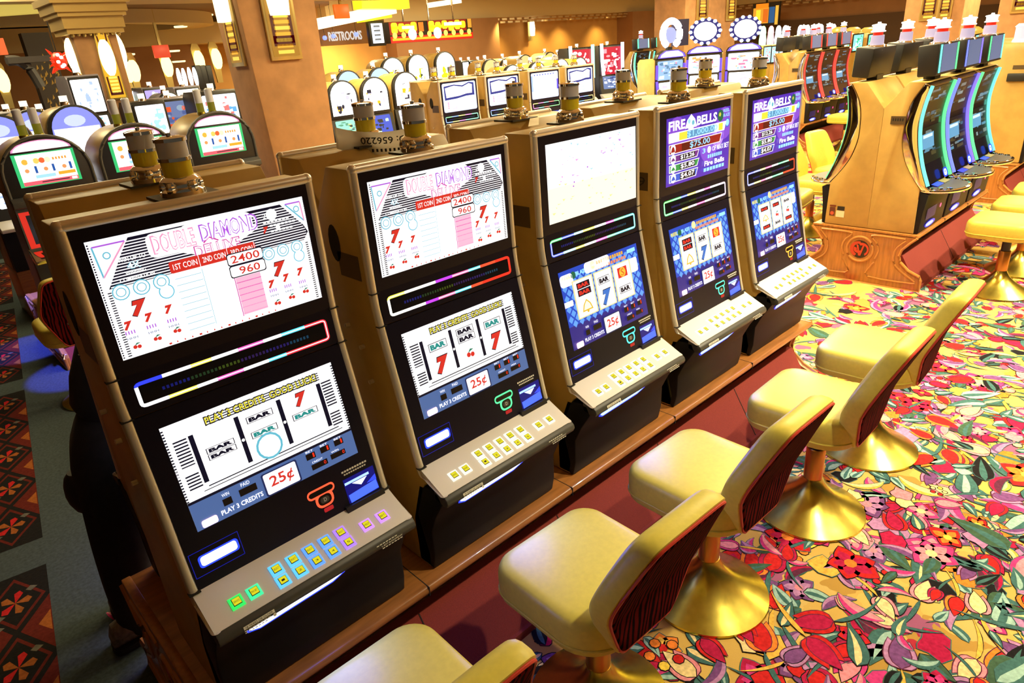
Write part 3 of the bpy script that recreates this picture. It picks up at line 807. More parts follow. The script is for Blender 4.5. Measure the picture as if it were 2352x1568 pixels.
    c.disc(.4, .84, .34, em('2038ff', 1.6), rt=.15); c.lay(); c.disc(.38, .84, .24, em('b0d0ff', 2.2), rt=.09); c.disc(.9, .2, .05, em('ff4090', 1.8)); c.build('tray_light', t)
    if topper:
        tp = make_topper(t, rr, strips)
    return t
def make_topper(t, rr, strips, z0=1.555, y0=-.225):
    b = MB(); b.prism([(-.055, z0), (.055, z0), (.07, z0 + .06), (-.07, z0 + .06)], 'y', y0 - .02, y0 + .06); p = b.build('topper_post', BLK, t)
    b = MB()
    prof = [(y0 - .075, z0 + .055), (y0 + .055, z0 + .045), (y0 + .075, z0 + .26), (y0 - .065, z0 + .275)]
    b.prism(prof, 'x', -.235, .235); tb = b.build('topper_screen', BLK, t, bevel=.012)
    c = Canvas((-.215, y0 - .0658, z0 + .268), (1, 0, 0), (0, -.045, -1), .43, .2, (0, -1, .045), lift=.003)
    c.rect(.12, .03, .88, .97, em('8090c0', .55)); c.rect(.0, .02, .1, .98, em(strips[0], 1.6)); c.rect(.9, .02, 1, .98, em(strips[1], 1.6)); c.build('topper_picture', tb)
    b = MB(); b.lathe([(0, z0 + .262), (.075, z0 + .262), (.07, z0 + .275), (.045, z0 + .283), (0, z0 + .284)], (0, y0, 0), 18); cd = b.build('candle_base', CHROME, t)
    b = MB(); b.lathe([(0, z0 + .28), (.05, z0 + .28), (.047, z0 + .345), (0, z0 + .345)], (0, y0, 0), 16); b.build('clear_lens', em('cfc0e0', .75), cd)
    b = MB(); b.lathe([(0, z0 + .345), (.036, z0 + .345), (.036, z0 + .368), (0, z0 + .368)], (0, y0, 0), 16); b.build('red_lens', em(rr.choice(('f03018', 'f0b818')), .9), cd)
    b = MB(); b.lathe([(0, z0 + .368), (.052, z0 + .368), (.054, z0 + .376), (.044, z0 + .38), (.044, z0 + .41), (.052, z0 + .413), (.05, z0 + .422), (.014, z0 + .428), (.012, z0 + .44), (0, z0 + .44)], (0, y0, 0), 16); b.build('lens_cap', em('ffffff', 1.1), cd)
    return tb
def end_trim(t, side):
    """number plate and stickers on the end of the bank"""
    x = side * .30
    c = Canvas((x, -.06, 1.335), (0, -1, 0), (0, 0, -1), .105, .06, (side, 0, 0), lift=.003)
    c.rect(0, 0, 1, 1, PLATE); c.lay(); [c.rect(.12 + q * .16, .25, .22 + q * .16, .6, INK) for q in range(5)]; c.build('number_plate', t)

# ------------------------------------------------------------------ arched machines and plain video machines
def outline_arch(w, z0, zs, zt, n=16):
    return [(-w / 2, z0)] + [(-w / 2 * math.cos(PI * i / n), zs + (zt - zs) * math.sin(PI * i / n)) for i in range(n + 1)] + [(w / 2, z0)]
GREYSIDE = mat('lilac_grey_side', (.30, .28, .36), .35, .3)
BROWNTOP = mat('brown_shell', (.30, .19, .07), .35)
def rand_picture(c, rr, pal, n=26, s0=.05, t0=.05, s1=.95, t1=.95, mn=.04, mx=.22):
    for i in range(n):
        w = mn + (mx - mn) * rr.random(); h = mn + (mx - mn) * .7 * rr.random()
        s = s0 + (s1 - s0 - w) * rr.random(); t = t0 + (t1 - t0 - h) * rr.random()
        m = em(*rr.choice(pal))
        if rr.random() < .4: c.disc(s + w / 2, t + h / 2, w / 2, m, rt=h / 2, n=10)
        else: c.rect(s, t, s + w, t + h, m)
        if i % 3 == 0: c.lay()
def make_round(label, group, frame='e83020', seed=2):
    t = thing('slot_machine', label, 'slot machine', group=group)
    rr = random.Random(seed)
    b = MB(); b.prism(outline_arch(.55, 1.30, 1.44, 1.685), 'y', .012, .46); b.build('arched_shell', BROWNTOP, t, bevel=.004)
    b = MB(); b.box((-.265, .02, .456), (.265, .46, 1.40)); b.build('cabinet', GREYSIDE, t, bevel=.004)
    fr = outline_arch(.57, 1.26, 1.44, 1.705); inn = outline_arch(.50, 1.30, 1.44, 1.665)
    b = MB(); b.prism(fr, 'y', -.012, .016); b.build('arched_bezel', BLK, t, bevel=.006)
    b = MB(); b.tube([(x, -.010, z) for x, z in outline_arch(.555, 1.27, 1.44, 1.695)], .012, 8); b.build('bezel_rim', DGREY, t)
    c = Canvas((-.2, -.0125, 1.672), (1, 0, 0), (0, 0, -1), .40, .075, (0, -1, 0), lift=.001)
    pts = [(0.03, .93)] + [(.5 - .47 * math.cos(PI * i / 12), .93 - .9 * math.sin(PI * i / 12)) for i in range(13)]
    c.poly(pts, em('f090c0', 1.2)); c.lay(); c.poly([(.5 + (s - .5) * .93, .86 + (q - .86) * .9) for s, q in pts], WH); c.build('arched_sign', t)
    c = Canvas((-.195, -.0125, 1.588), (1, 0, 0), (0, 0, -1), .39, .225, (0, -1, 0), lift=.001)
    c.rect(0, 0, 1, 1, em('30c070', 1.1)); c.lay(); c.rect(.06, .03, .95, .97, em('fff8e8', 1.7)); c.lay()
    for i in range(5): c.disc(.18 + i * .09, .25, .05, em(('f0b040', 'f8f8f0', 'f0c860', 'e86030', 'fff0c0')[i], 1.2)); c.rect(.62 + .05 * i, .2, .65 + .05 * i, .28, em('f0a040', 1))
    for i in range(3):
        c.lay(); c.rect(.09 + i * .3, .40, .26 + i * .3, .62, WH); c.rect(.30 + i * .28, .40, .34 + i * .28, .62, em('2060c0', .8)); c.lay(); c.disc(.175 + i * .3, .52, .035, em('f0a060', 1))
    c.rect(.06, .70, .2, .82, em('f8f0ff', 1.6)); c.rect(.28, .68, .6, .78, em('a0d8f0', 1.2)); c.rect(.65, .66, .93, .76, em('f0b030', 1)); c.rect(.06, .85, .95, .97, em('f06070', 1.1)); c.lay(); c.rect(.35, .89, .8, .92, em('402040', .5)); c.rect(.84, .87, .93, .95, WH1)
    c.build('video_screen', t)
    b = MB(); b.prism([(-.02, 1.30), (-.06, 1.275), (-.06, 1.235), (-.02, 1.22), (.02, 1.22), (.02, 1.30)], 'x', -.285, .285); b.build('shelf', DGREY, t, bevel=.004)
    b = MB(); b.prism([(-.02, 1.22), (-.05, .93), (.02, .93), (.02, 1.22)], 'x', -.28, .28); b.build('lower_door', DGREY, t)
    c = Canvas((-.27, -.0225, 1.20), (1, 0, 0), (0, -.1, -1), .54, .26, (0, -1, .1), lift=.001)
    c.rect(0, 0, 1, 1, em(frame, .8)); c.lay(); c.rect(.07, .10, .93, .9, SCRBLK); c.lay(); c.rect(.12, .18, .45, .72, WH); c.rect(.5, .2, .88, .7, em('c0d0ff', 1)); c.rect(.3, .78, .4, .84, em('f03020', 1)); c.build('lower_screen', t)
    b = MB(); b.prism([(-.05, .93), (-.17, .87), (-.17, .84), (-.05, .84), (.02, .93)], 'x', -.285, .285); b.build('button_deck', CHROME, t, bevel=.004)
    b = MB(); b.prism([(-.05, .84), (-.10, .456), (.03, .456), (.03, .84)], 'x', -.28, .28); b.build('belly_door', BLK, t)
    for dx in (-.045, .05):
        b = MB(); b.lathe([(0, 1.68), (.035, 1.68), (.033, 1.70), (0, 1.705)], (dx, .16, 0), 12); cb = b.build('candle_base', BRASS, t)
        b = MB(); b.lathe([(0, 1.70), (.03, 1.70), (.03, 1.77), (0, 1.77)], (dx, .16, 0), 12); b.build('amber_lens', em('9a9020', .35), cb)
        b = MB(); b.lathe([(0, 1.77), (.03, 1.77), (.03, 1.87), (.02, 1.88), (0, 1.88)], (dx, .16, 0), 12); b.build('clear_lens', CLEAR, cb)
    return t
LASTW = [.56]
def make_video(label, group, kind='box', seed=0, body=None, pal=None, pal2=None, top=1.72, w=.58, lit=None, low=True, white_low=False):
    """a plain upright seen far off: shell, bezel, two screens, deck, belly, lamp"""
    t = thing('slot_machine', label, 'slot machine', group=group); rr = random.Random(seed)
    body = body or TAN
    LASTW[0] = w
    pal = pal or [('ffffff', 2.0), ('d0e0ff', 1.4), ('ffe0f0', 1.2)]; pal2 = pal2 or pal
    h0, h1 = 1.22, top - .03
    if kind == 'dome':
        b = MB(); b.prism(outline_arch(w, .456, top - .22, top - .02), 'y', .03, .46); b.build('cabinet', body, t, bevel=.004)
        b = MB(); b.prism(outline_arch(w * .93, 1.30, top - .22, top), 'y', -.02, .035); b.build('arched_bezel', BLK, t, bevel=.006)
        c = Canvas((-w * .40, -.021, top - .02), (1, 0, 0), (0, 0, -1), w * .8, top - .02 - 1.34, (0, -1, 0), lift=.001)
        hh = (.2) / (top - .02 - 1.34)
        pts = [(0, 1), (0, hh)] + [(.5 - .5 * math.cos(PI * i / 14), hh - hh * math.sin(PI * i / 14)) for i in range(15)] + [(1, hh), (1, 1)]
        c.poly(pts, em(*pal[0])); c.lay()
        if white_low: c.rect(.03, .42, .97, .98, WH); c.disc(.5, .28, .22, em('c8d4ff', 1.2), rt=.12)
        else: rand_picture(c, rr, pal[1:], 18, .12, .3, .88, .97)
        c.build('arched_sign', t)
    else:
        b = MB(); b.prism([(.0, .456), (.46, .456), (.46, top - .06), (.40, top), (.03, top), (.0, top - .03)], 'x', -w / 2, w / 2); b.build('cabinet', body, t, bevel=.004)
        b = MB(); b.prism([(-.012, 1.28), (.004, 1.28), (.004, top - .015), (-.012, top - .015)], 'x', -w / 2 + .012, w / 2 - .012); b.build('upper_bezel', BLK, t, bevel=.004)
        c = Canvas((-w * .42, -.0125, top - .04), (1, 0, 0), (0, 0, -1), w * .84, top - .04 - 1.31, (0, -1, 0), lift=.001)
        c.rrect(0, 0, 1, 1, .04, em(*pal[0])); c.lay(); rand_picture(c, rr, pal[1:], 26); c.build('top_screen', t)
    if low:
        b = MB(); b.prism([(-.012, 1.29), (-.085, .90), (.02, .90), (.02, 1.29)], 'x', -w / 2 + .005, w / 2 - .005); b.build('lower_door', BLK, t)
        dd = Vector((0, -.073, -.39)).normalized()
        c = Canvas(Vector((-w * .38, -.0162, 1.272)), (1, 0, 0), dd, w * .76, .27, (0, -dd.z * -1, 0) if False else Vector((0, dd.z, -dd.y)), lift=.002)
        c.rrect(0, 0, 1, 1, .04, em(*pal2[0])); c.lay(); rand_picture(c, rr, pal2[1:], 22); c.build('lower_screen', t)
        b = MB(); b.prism([(-.08, .91), (-.20, .85), (-.20, .82), (-.08, .81), (.0, .9)], 'x', -w / 2, w / 2); b.build('button_deck', DECK, t, bevel=.004)
        b = MB(); b.prism([(-.09, .82), (-.11, .456), (.02, .456), (.02, .82)], 'x', -w / 2 + .005, w / 2 - .005); b.build('belly_door', BLKDOOR, t)
    b = MB(); b.lathe([(0, top - .02), (.045, top - .02), (.035, top + .02), (.035, top + .025), (0, top + .025)], (0, .16, 0), 12); cb = b.build('candle_base', CHROME, t)
    b = MB(); b.lathe([(0, top + .02), (.034, top + .02), (.034, top + .075), (0, top + .075)], (0, .16, 0), 12); b.build('lens', em(lit or 'fff4d8', 1.4), cb)
    return t
# ------------------------------------------------------------------ carpets
def carpet_base():
    m = bpy.data.materials.new('floral_ground'); m.use_nodes = True
    nt = m.node_tree; b = nt.nodes['Principled BSDF']; b.inputs['Roughness'].default_value = .95; b.inputs['Specular IOR Level'].default_value = .1
    tc = nt.nodes.new('ShaderNodeTexCoord'); nz = nt.nodes.new('ShaderNodeTexNoise'); nz.inputs['Scale'].default_value = 5.5; nz.inputs['Detail'].default_value = 3
    mx = nt.nodes.new('ShaderNodeMixRGB'); mx.inputs[0].default_value = .25
    vo = nt.nodes.new('ShaderNodeTexVoronoi'); vo.inputs['Scale'].default_value = 9; vo.feature = 'F1'
    nt.links.new(tc.outputs['Object'], nz.inputs[0]); nt.links.new(tc.outputs['Object'], mx.inputs[1]); nt.links.new(nz.outputs['Color'], mx.inputs[2])
    nt.links.new(mx.outputs[0], vo.inputs['Vector'])
    cr = nt.nodes.new('ShaderNodeValToRGB'); cr.color_ramp.interpolation = 'CONSTANT'
    cols = [(0, (.60, .38, .10)), (.45, (.66, .43, .12)), (.62, (.45, .26, .06)), (.72, (.34, .10, .20)), (.78, (.62, .42, .14)), (.88, (.42, .03, .05)), (.94, (.10, .16, .15))]
    el = cr.color_ramp.elements
    el[0].position = 0; el[0].color = (*cols[0][1], 1); el[1].position = cols[1][0]; el[1].color = (*cols[1][1], 1)
    for p, c in cols[2:]:
        e = el.new(p); e.color = (*c, 1)
    nt.links.new(vo.outputs['Color'], cr.inputs[0]); nt.links.new(cr.outputs[0], b.inputs['Base Color'])
    n2 = nt.nodes.new('ShaderNodeTexNoise'); n2.inputs['Scale'].default_value = 450
    bp = nt.nodes.new('ShaderNodeBump'); bp.inputs['Strength'].default_value = .5; bp.inputs['Distance'].default_value = .004
    nt.links.new(tc.outputs['Object'], n2.inputs[0]); nt.links.new(n2.outputs['Fac'], bp.inputs['Height']); nt.links.new(bp.outputs[0], b.inputs['Normal'])
    return m
def pile(name, c, var=.22):
    m = mat('pile_' + name, c, .95, spec=.1, noise=var, nscale=70, bump=.35); return m
CP = {k: pile(k, c) for k, c in dict(black=(.012, .010, .012), red=(.52, .018, .018), crimson=(.40, .012, .06), magenta=(.55, .04, .20), pink=(.70, .24, .30), lilac=(.42, .20, .40), purple=(.17, .06, .20),
      teal=(.05, .13, .13), aqua=(.30, .46, .42), green=(.05, .10, .06), orange=(.74, .20, .03), gold=(.68, .40, .07), cream=(.74, .56, .28), yellow=(.80, .55, .07), plum=(.10, .02, .05), brown=(.16, .07, .03),
      strip=(.060, .080, .082), dred=(.12, .016, .010), dkground=(.012, .011, .010), dorange=(.34, .10, .02), dgrey=(.14, .13, .10)).items()}
fm = MB(); fmats = [carpet_base()] + list(CP.values()); fidx = {k: i + 1 for i, k in enumerate(CP)}
fm.cur = 0; fm.poly([(-14, -8, 0), (30, -8, 0), (30, 18, 0), (-14, 18, 0)])
cr_ = random.Random(11)
def petal(cx, cy, ang, L, W, bend=0.0, tip=.62, n=7):
    """leaf or petal outline from its root, pointing along ang"""
    ca, sa = math.cos(ang), math.sin(ang); up = []; dn = []
    for k in range(n + 1):
        u = k / n; w = W * (math.sin(PI * min(1, u ** tip)) ** .9) * .5 if 0 < k < n else 0
        bx = u * L; by = bend * L * u * u
        up.append((bx, by + w)); dn.append((bx, by - w))
    pts = up + dn[::-1][1:-1]
    return [(cx + x * ca - y * sa, cy + x * sa + y * ca) for x, y in pts]
ZC = [0.0012]
def put(pts, col, dz=0):
    fm.cur = fidx[col]; fm.poly([(x, y, ZC[0] + dz * 1.6e-5) for x, y in pts])
def grow(pts, g):
    cx = sum(p[0] for p in pts) / len(pts); cy = sum(p[1] for p in pts) / len(pts); out = []
    for x, y in pts:
        d = math.hypot(x - cx, y - cy) or 1; out.append((x + (x - cx) / d * g, y + (y - cy) / d * g))
    return out
def motif(x, y, k, s):
    R = cr_
    a = R.random() * 2 * PI
    if k == 'leaf':
        base, hi = R.choice((('teal', 'aqua'), ('aqua', 'teal'), ('green', 'teal'), ('black', 'teal'), ('teal', 'cream')))
        L = s * (.7 + .6 * R.random()); W = L * (.3 + .2 * R.random()); bd = R.uniform(-.4, .4)
        p = petal(x, y, a, L, W, bd); put(grow(p, .0035), R.choice(('black', 'teal', 'green'))); put(p, base, 1); put(petal(x, y, a, L * .85, W * .35, bd), hi, 2)
    elif k == 'flower':
        cols = R.choice((('red', 'orange', 'yellow'), ('crimson', 'magenta', 'pink'), ('magenta', 'pink', 'cream'), ('orange', 'gold', 'red'), ('purple', 'lilac', 'pink'), ('red', 'crimson', 'orange')))
        n = R.choice((4, 5, 6)); 
        for i in range(n):
            aa = a + 2 * PI * i / n + R.uniform(-.2, .2); L = s * .55 * R.uniform(.8, 1.15); W = L * .85
            p = petal(x, y, aa, L, W, R.uniform(-.2, .2), .8); put(grow(p, .004), R.choice(('black', 'plum', 'teal')), 0); put(p, cols[0], 1)
            put(petal(x + math.cos(aa) * L * .1, y + math.sin(aa) * L * .1, aa, L * .66, W * .55, 0, .8), cols[1], 2)
        put([(x + s * .13 * math.cos(t * PI / 4), y + s * .13 * math.sin(t * PI / 4)) for t in range(8)], cols[2], 3)
    elif k == 'tulip':
        c0, c1 = R.choice((('red', 'crimson'), ('crimson', 'red'), ('magenta', 'pink'), ('lilac', 'purple'), ('orange', 'red'), ('pink', 'cream')))
        for d, sc in ((-.5, .85), (.5, .85), (0, 1)):
            p = petal(x, y, a + d, s * .8 * sc, s * .36, -d * .5, .7); put(grow(p, .004), 'black' if R.random() < .4 else 'plum', 0 if d else 2); put(p, c0 if d else c1, 1 if d else 3)
        L = s * 1.2; p = petal(x, y, a + PI, L, s * .10, R.uniform(-.5, .5)); put(grow(p, .004), 'black', 0); put(p, 'teal' if R.random() < .6 else 'gold', 1)
    elif k == 'scroll':
        c0, c1 = R.choice((('lilac', 'purple'), ('purple', 'lilac'), ('pink', 'magenta'), ('cream', 'gold'), ('magenta', 'lilac'), ('plum', 'crimson'), ('aqua', 'teal')))
        r = s * R.uniform(.4, .9); sw = R.uniform(.9, 1.7); w = s * .15; r *= 1.5; cx, cy = x, y
        up = []; dn = []
        for i in range(11):
            t = a + sw * i / 10; ww = w * math.sin(PI * (i + .3) / 10.6); rr = r * (1 - .35 * i / 10)
            up.append((cx + (rr + ww) * math.cos(t), cy + (rr + ww) * math.sin(t))); dn.append((cx + (rr - ww) * math.cos(t), cy + (rr - ww) * math.sin(t)))
        for i in range(10):
            q = [up[i], up[i + 1], dn[i + 1], dn[i]]; put(grow(q, .0035), 'teal', 0); 
        for i in range(10):
            q = [up[i], up[i + 1], dn[i + 1], dn[i]]; put(q, c0, 1); m_ = [tuple((u * .62 + v * .38) for u, v in zip(p, q_)) for p, q_ in ((up[i], dn[i]), (up[i + 1], dn[i + 1]))]; put([up[i], up[i + 1], m_[1], m_[0]], c1, 2)
    elif k == 'blob':
        c0 = R.choice(('red', 'magenta', 'gold', 'cream', 'lilac', 'orange', 'pink', 'crimson', 'aqua', 'black', 'yellow')); n = 10
        p = [(x + s * .35 * R.uniform(.55, 1.2) * math.cos(2 * PI * i / n), y + s * .35 * R.uniform(.55, 1.2) * math.sin(2 * PI * i / n)) for i in range(n)]
        put(grow(p, .004), 'black' if R.random() < .5 else 'teal', 0); put(p, c0, 1)
    elif k == 'berry':
        for i in range(5):
            cx, cy = x + s * .3 * math.cos(a + i * 1.25), y + s * .3 * math.sin(a + i * 1.25); r = s * .11
            p = [(cx + r * math.cos(t * PI / 4), cy + r * math.sin(t * PI / 4)) for t in range(8)]; put(grow(p, .004), 'black', 0); put(p, R.choice(('yellow', 'red', 'orange', 'cream')), 1)
def sprinkle(x0, x1, y0, y1, n, smin, smax, skip=None):
    ZC[0] = .0012 + .000013 * rnd.random()
    for i in range(n):
        x = cr_.uniform(x0, x1); y = cr_.uniform(y0, y1)
        k = cr_.choices(('leaf', 'flower', 'tulip', 'scroll', 'blob', 'berry'), (27, 8, 27, 24, 12, 3))[0]
        if skip and skip(x, y): continue
        motif(x, y, k, cr_.uniform(smin, smax)); ZC[0] = .0012 + (i % 60) * 6.4e-5
hid = lambda x, y: (-.05 < x < 3.4 and -.25 < y < .75) or (5.6 < x < 8.5 and 0 < y < .7)
def left_of(x, y): return x < -.08 + .137 * y
sk = lambda x, y: hid(x, y) or left_of(x, y)
sprinkle(.3, 4.2, -2.4, -.1, 2100, .08, .21, sk)
sprinkle(4.2, 6.8, -2.0, -.1, 900, .09, .19, sk)
sprinkle(3.4, 9.5, -.2, 2.2, 900, .10, .22, sk)
sprinkle(.1, 3.0, .7, 3.6, 260, .10, .22, sk)
sprinkle(7.5, 13.5, .8, 4.5, 330, .16, .30, hid)
# dark diamond carpet with grey bands on the far left
e1 = Vector((.136, .9907)); e2 = Vector((.9907, -.136)); E0 = Vector((-.445, 0))      # left edge of the grey band at y=0
def dp(u, v, z=.0011): p = E0 + e1 * v + e2 * u; return (p.x, p.y, z)
def dput(pts, col, z): fm.cur = fidx[col]; fm.poly([dp(u, v, z) for u, v in pts])
dput([(-6, -3), (.31, -3), (.31, 16), (-6, 16)], 'dkground', .0010)
dput([(0, -3), (.31, -3), (.31, 16), (0, 16)], 'strip', .0016)
for vb in (-.62, 1.72, 4.06, 6.4, 8.7): dput([(-6, vb), (0, vb), (0, vb + .24), (-6, vb + .24)], 'strip', .0015)
for vb in (-.38, 1.96, 4.30, 6.64):
    for j in range(5):
        for i in range(14):
            for half in (0, 1):
                u = -.125 - i * .25 - .125 * half; v = vb + .21 + j * .42 + .21 * half
                if v > vb + 2.0: continue
                if half: u = -i * .25 - .0
                a, b = .112, .185
                if half and i == 0: D = [(-a, v), (0, v + b), (0, v - b)]
                else: D = [(u - a, v), (u, v + b), (u + a, v), (u, v - b)]
                dput(D, 'dred', .0013)
                if half and i == 0:
                    dput([(-.05, v), (-.004, v + .07), (-.004, v - .07)], 'dorange', .0016); continue
                if not half:
                    dput([(u - a * .86, v), (u, v + b * .86), (u + a * .86, v), (u, v - b * .86)], 'dkground', .0014)
                for k in range(5): 
                    t = k * 1.256; dput([(u, v), (u + .05 * math.cos(t - .35), v + .07 * math.sin(t - .35)), (u + .062 * math.cos(t), v + .085 * math.sin(t)), (u + .05 * math.cos(t + .35), v + .07 * math.sin(t + .35))], 'dorange' if k % 2 == 0 else 'red', .0016)
                for dx, dy in ((-.06, -.07), (.06, .07)): dput([(u + dx - .02, v + dy), (u + dx, v + dy + .02), (u + dx + .025, v + dy), (u + dx, v + dy - .02)], 'dgrey', .00165)
                for dx, dy in ((-a, .0), ):
                    for q in range(3): dput([(u + dx - .012 + .01 * q, v - .03 + q * .03), (u + dx + .004 + .01 * q, v - .02 + q * .03), (u + dx - .006 + .01 * q, v - .005 + q * .03)], 'dgrey', .00166)
floor = fm.build('floor', fmats, None, smooth=False, fix=False); floor['kind'] = 'structure'

# ------------------------------------------------------------------ the bank in front
ring_cols = [['3040ff', 'ffffff', 'fff060', 'ffffff', 'ff60c0', 'ffffff', '60e0ff', 'ff3040'], ['ffff60', 'fffff0', 'ffffff', 'c040ff', 'ff70b0', '60e0f0', 'ff5030', 'ff3020'],
             ['60ff90', '4060ff', 'c0ffff', 'ffff60', 'ffffff', 'ff60e0', '80ffc0', '60e0e0'], ['50f060', '60ff90', '4070ff', 'ffff70', 'ffffff', 'ff50c0', 'ffffff', 'ffe0ff'],
             ['5060ff', '90a0ff', 'ffff90', 'ff60b0', 'ffffff', '50e0a0', '80ffb0', 'ff5030']]
glows = [['30e060', '40e8a0', '60c8ff', '60a0ff', 'b080ff', 'd090ff'], ['fff8e0'], ['fffaf0'], ['fffcf4'], ['fffcf4']]
cards = ['ff5030', '50f090', '50f0e0', '50f0c0', 'ffb040']
lows = [lambda t: screen_low_diamond(t, (['', '2BAR', ''], ['BAR', 'gBAR', 'ring'], ['7', 'gBAR', ''])),
        lambda t: screen_low_diamond(t, (['gBAR', '7'], ['2BAR', 'cherry'], ['gBAR', '7'])),
        lambda t: screen_low_bells(t, (['r2BAR', 'bell'], ['BAR', 'b7'], ['jack', 'yBAR']), 1),
        lambda t: screen_low_bells(t, (['r2BAR', 'bell'], ['BAR', 'b7'], ['jack', 'yBAR']), 0),
        lambda t: screen_low_bells(t, (['rBAR', 'bell', 'rBAR'], ['rBAR', 'cherry', 'yBAR'], ['BAR', 'cherry', 'rBAR']), 2)]
tops = [screen_top_diamond, screen_top_diamond, screen_top_bright, screen_top_bells, screen_top_bells]
labs = ['nearest tan slot machine at lower left, bar and seven reels, blue and green lit buttons',
        'second tan slot machine of the front row, striped paytable above, pale deck with yellow buttons',
        'middle slot machine of the front row with washed-out blank white upper screen',
        'fourth slot machine of the front row, purple prize screen, green-edged light ring',
        'farthest slot machine of the front row, purple prize screen, cherries on its reels']
front = []
for i in range(5):
    t = make_upright(labs[i], 'slot machine', tops[i], lows[i], ring_cols[i], glows[i], cards[i], detail=(i < 2), plate={3: '09'}.get(i), group='slot machines of the front row')
    t.location = (W_ / 2 + i * .70, .13, .452); front.append(t)
# the row behind, back to back with it, seen from its rear: shells with their lamps
def make_rear(label):
    t = make_upright(label, 'slot machine', screen_top_bright, lambda q: screen_low_bells(q, (['rBAR', 'bell'], ['BAR', 'b7'], ['jack', 'yBAR']), 0), ring_cols[2], ['fffaf0'], '50f0e0', detail=False, group='slot machines backing onto the front row')
    rear_slot(t); return t
rear0 = make_rear('slot machine facing away, directly behind the nearest machine of the front row')
rl = [None, 'slot machine facing away with a paper tag hanging at its lamp', 'slot machine facing away, behind the one with the blank white screen',
      'slot machine facing away, right of the strip of tape', 'farthest slot machine facing away at the end of the back row']
for i in range(5):
    t = rear0 if i == 0 else copy_tree(rear0, label=rl[i])
    t.location = (.04 + W_ / 2 + i * .70, .385, .452); t.rotation_euler = (0, 0, PI)
make_plinth('long polished wooden plinth under the front row of slot machines', -.055, 3.45, .248, [.643 + i * .7 for i in range(4)], 'wooden plinths')

# paper tag strung between two lamps, and a strip of tape
b = MB(); path = smoothpath([(.90, .40, 1.815), (.97, .385, 1.80), (1.03, .33, 1.795), (1.07, .25, 1.80), (1.055, .155, 1.815)], 6)
n = len(path)
vs = [(x, y, z + .018 - .010 * math.sin(PI * i / (n - 1))) for i, (x, y, z) in enumerate(path)] + [(x, y + .004, z - .050 - .014 * math.sin(PI * i / (n - 1))) for i, (x, y, z) in enumerate(path)]
PAPER = mat('paper', (.88, .85, .80), .8)
_nt = PAPER.node_tree; _tr = _nt.nodes.new('ShaderNodeBsdfTranslucent'); _tr.inputs[0].default_value = (.9, .86, .8, 1); _mx = _nt.nodes.new('ShaderNodeMixShader'); _mx.inputs[0].default_value = .5
_nt.links.new(_nt.nodes['Principled BSDF'].outputs[0], _mx.inputs[1]); _nt.links.new(_tr.outputs[0], _mx.inputs[2]); _nt.links.new(_mx.outputs[0], _nt.nodes['Material Output'].inputs[0])
tagt = thing('paper_tag', 'curled white paper tag with upside-down number, strung between two lamps', 'paper tag', (1.0, .3, 1.76))
b.add(vs, [(i, i + 1, n + i + 1, n + i) for i in range(n - 1)]); ps = b.build('paper_sheet', PAPER, tagt, (1.0, .3, 1.76))
sm = ps.modifiers.new('thickness', 'SOLIDIFY'); sm.thickness = .0006
def tagtext(st, u0, u1, z0, z1):
    V, F = text2d(st, .01); k = MB(); pts = []
    for x, y in V:
        x, y = 1 - x, 1 - y
        u = (u0 + (u1 - u0) * x) * (n - 1); i = min(int(u), n - 2); f = u - i
        a = Vector(path[i]).lerp(Vector(path[i + 1]), f); tg = (Vector(path[i + 1]) - Vector(path[i])).normalized()
        nn = tg.cross(Vector((0, 0, 1))).normalized()
        if nn.y > 0: nn = -nn
        p = a + nn * .0016 + Vector((0, 0, z0 + (z1 - z0) * y)); pts.append(tuple(p))
    k.add(pts, F); return k
k = tagtext('SO: 656220', .28, .80, -.030, -.008); k2 = tagtext('IIIIIII', .38, .66, -.055, -.045); k.add(k2.v, k2.f)
k.build('printed_number', INK, ps, (1.0, .3, 1.76), smooth=False, fix=False)
b = MB(); q0, q1 = Vector((1.87, .455, 1.7605)), Vector((1.60, .20, 1.7605))
b.prism([(1.835, .44), (1.885, .44), (1.60, .165), (1.545, .165)], 'z', 1.7600, 1.7606)
tag(b.build('tape_strip', mat('pale_tape', (.75, .62, .36), .5), None), 'pale strip of tape stuck across tops beside the lamp', 'tape')

# ------------------------------------------------------------------ stools of the front row
s0 = make_stool('', 'gold stools of the front row')
sl = ['cropped gold padded stool at the bottom edge, in front of the nearest machine', 'whole gold padded stool nearest the camera, second from bottom edge', 'gold padded stool standing in front of the machine with blank white screen',
      'gold padded stool facing the green-ringed purple machine', 'farthest gold padded stool of the front row']
srot = [-.02, -.04, -.03, .02, .05]
for i in range(5):
    t = s0 if i == 0 else copy_tree(s0)
    t['label'] = sl[i]; t['group'] = 'gold stools of the front row'
    t.location = ((.27, .965, 1.63, 2.38, 3.05)[i], (-.58, -.60, -.60, -.67, -.67)[i], .0); t.rotation_euler = (0, 0, srot[i])

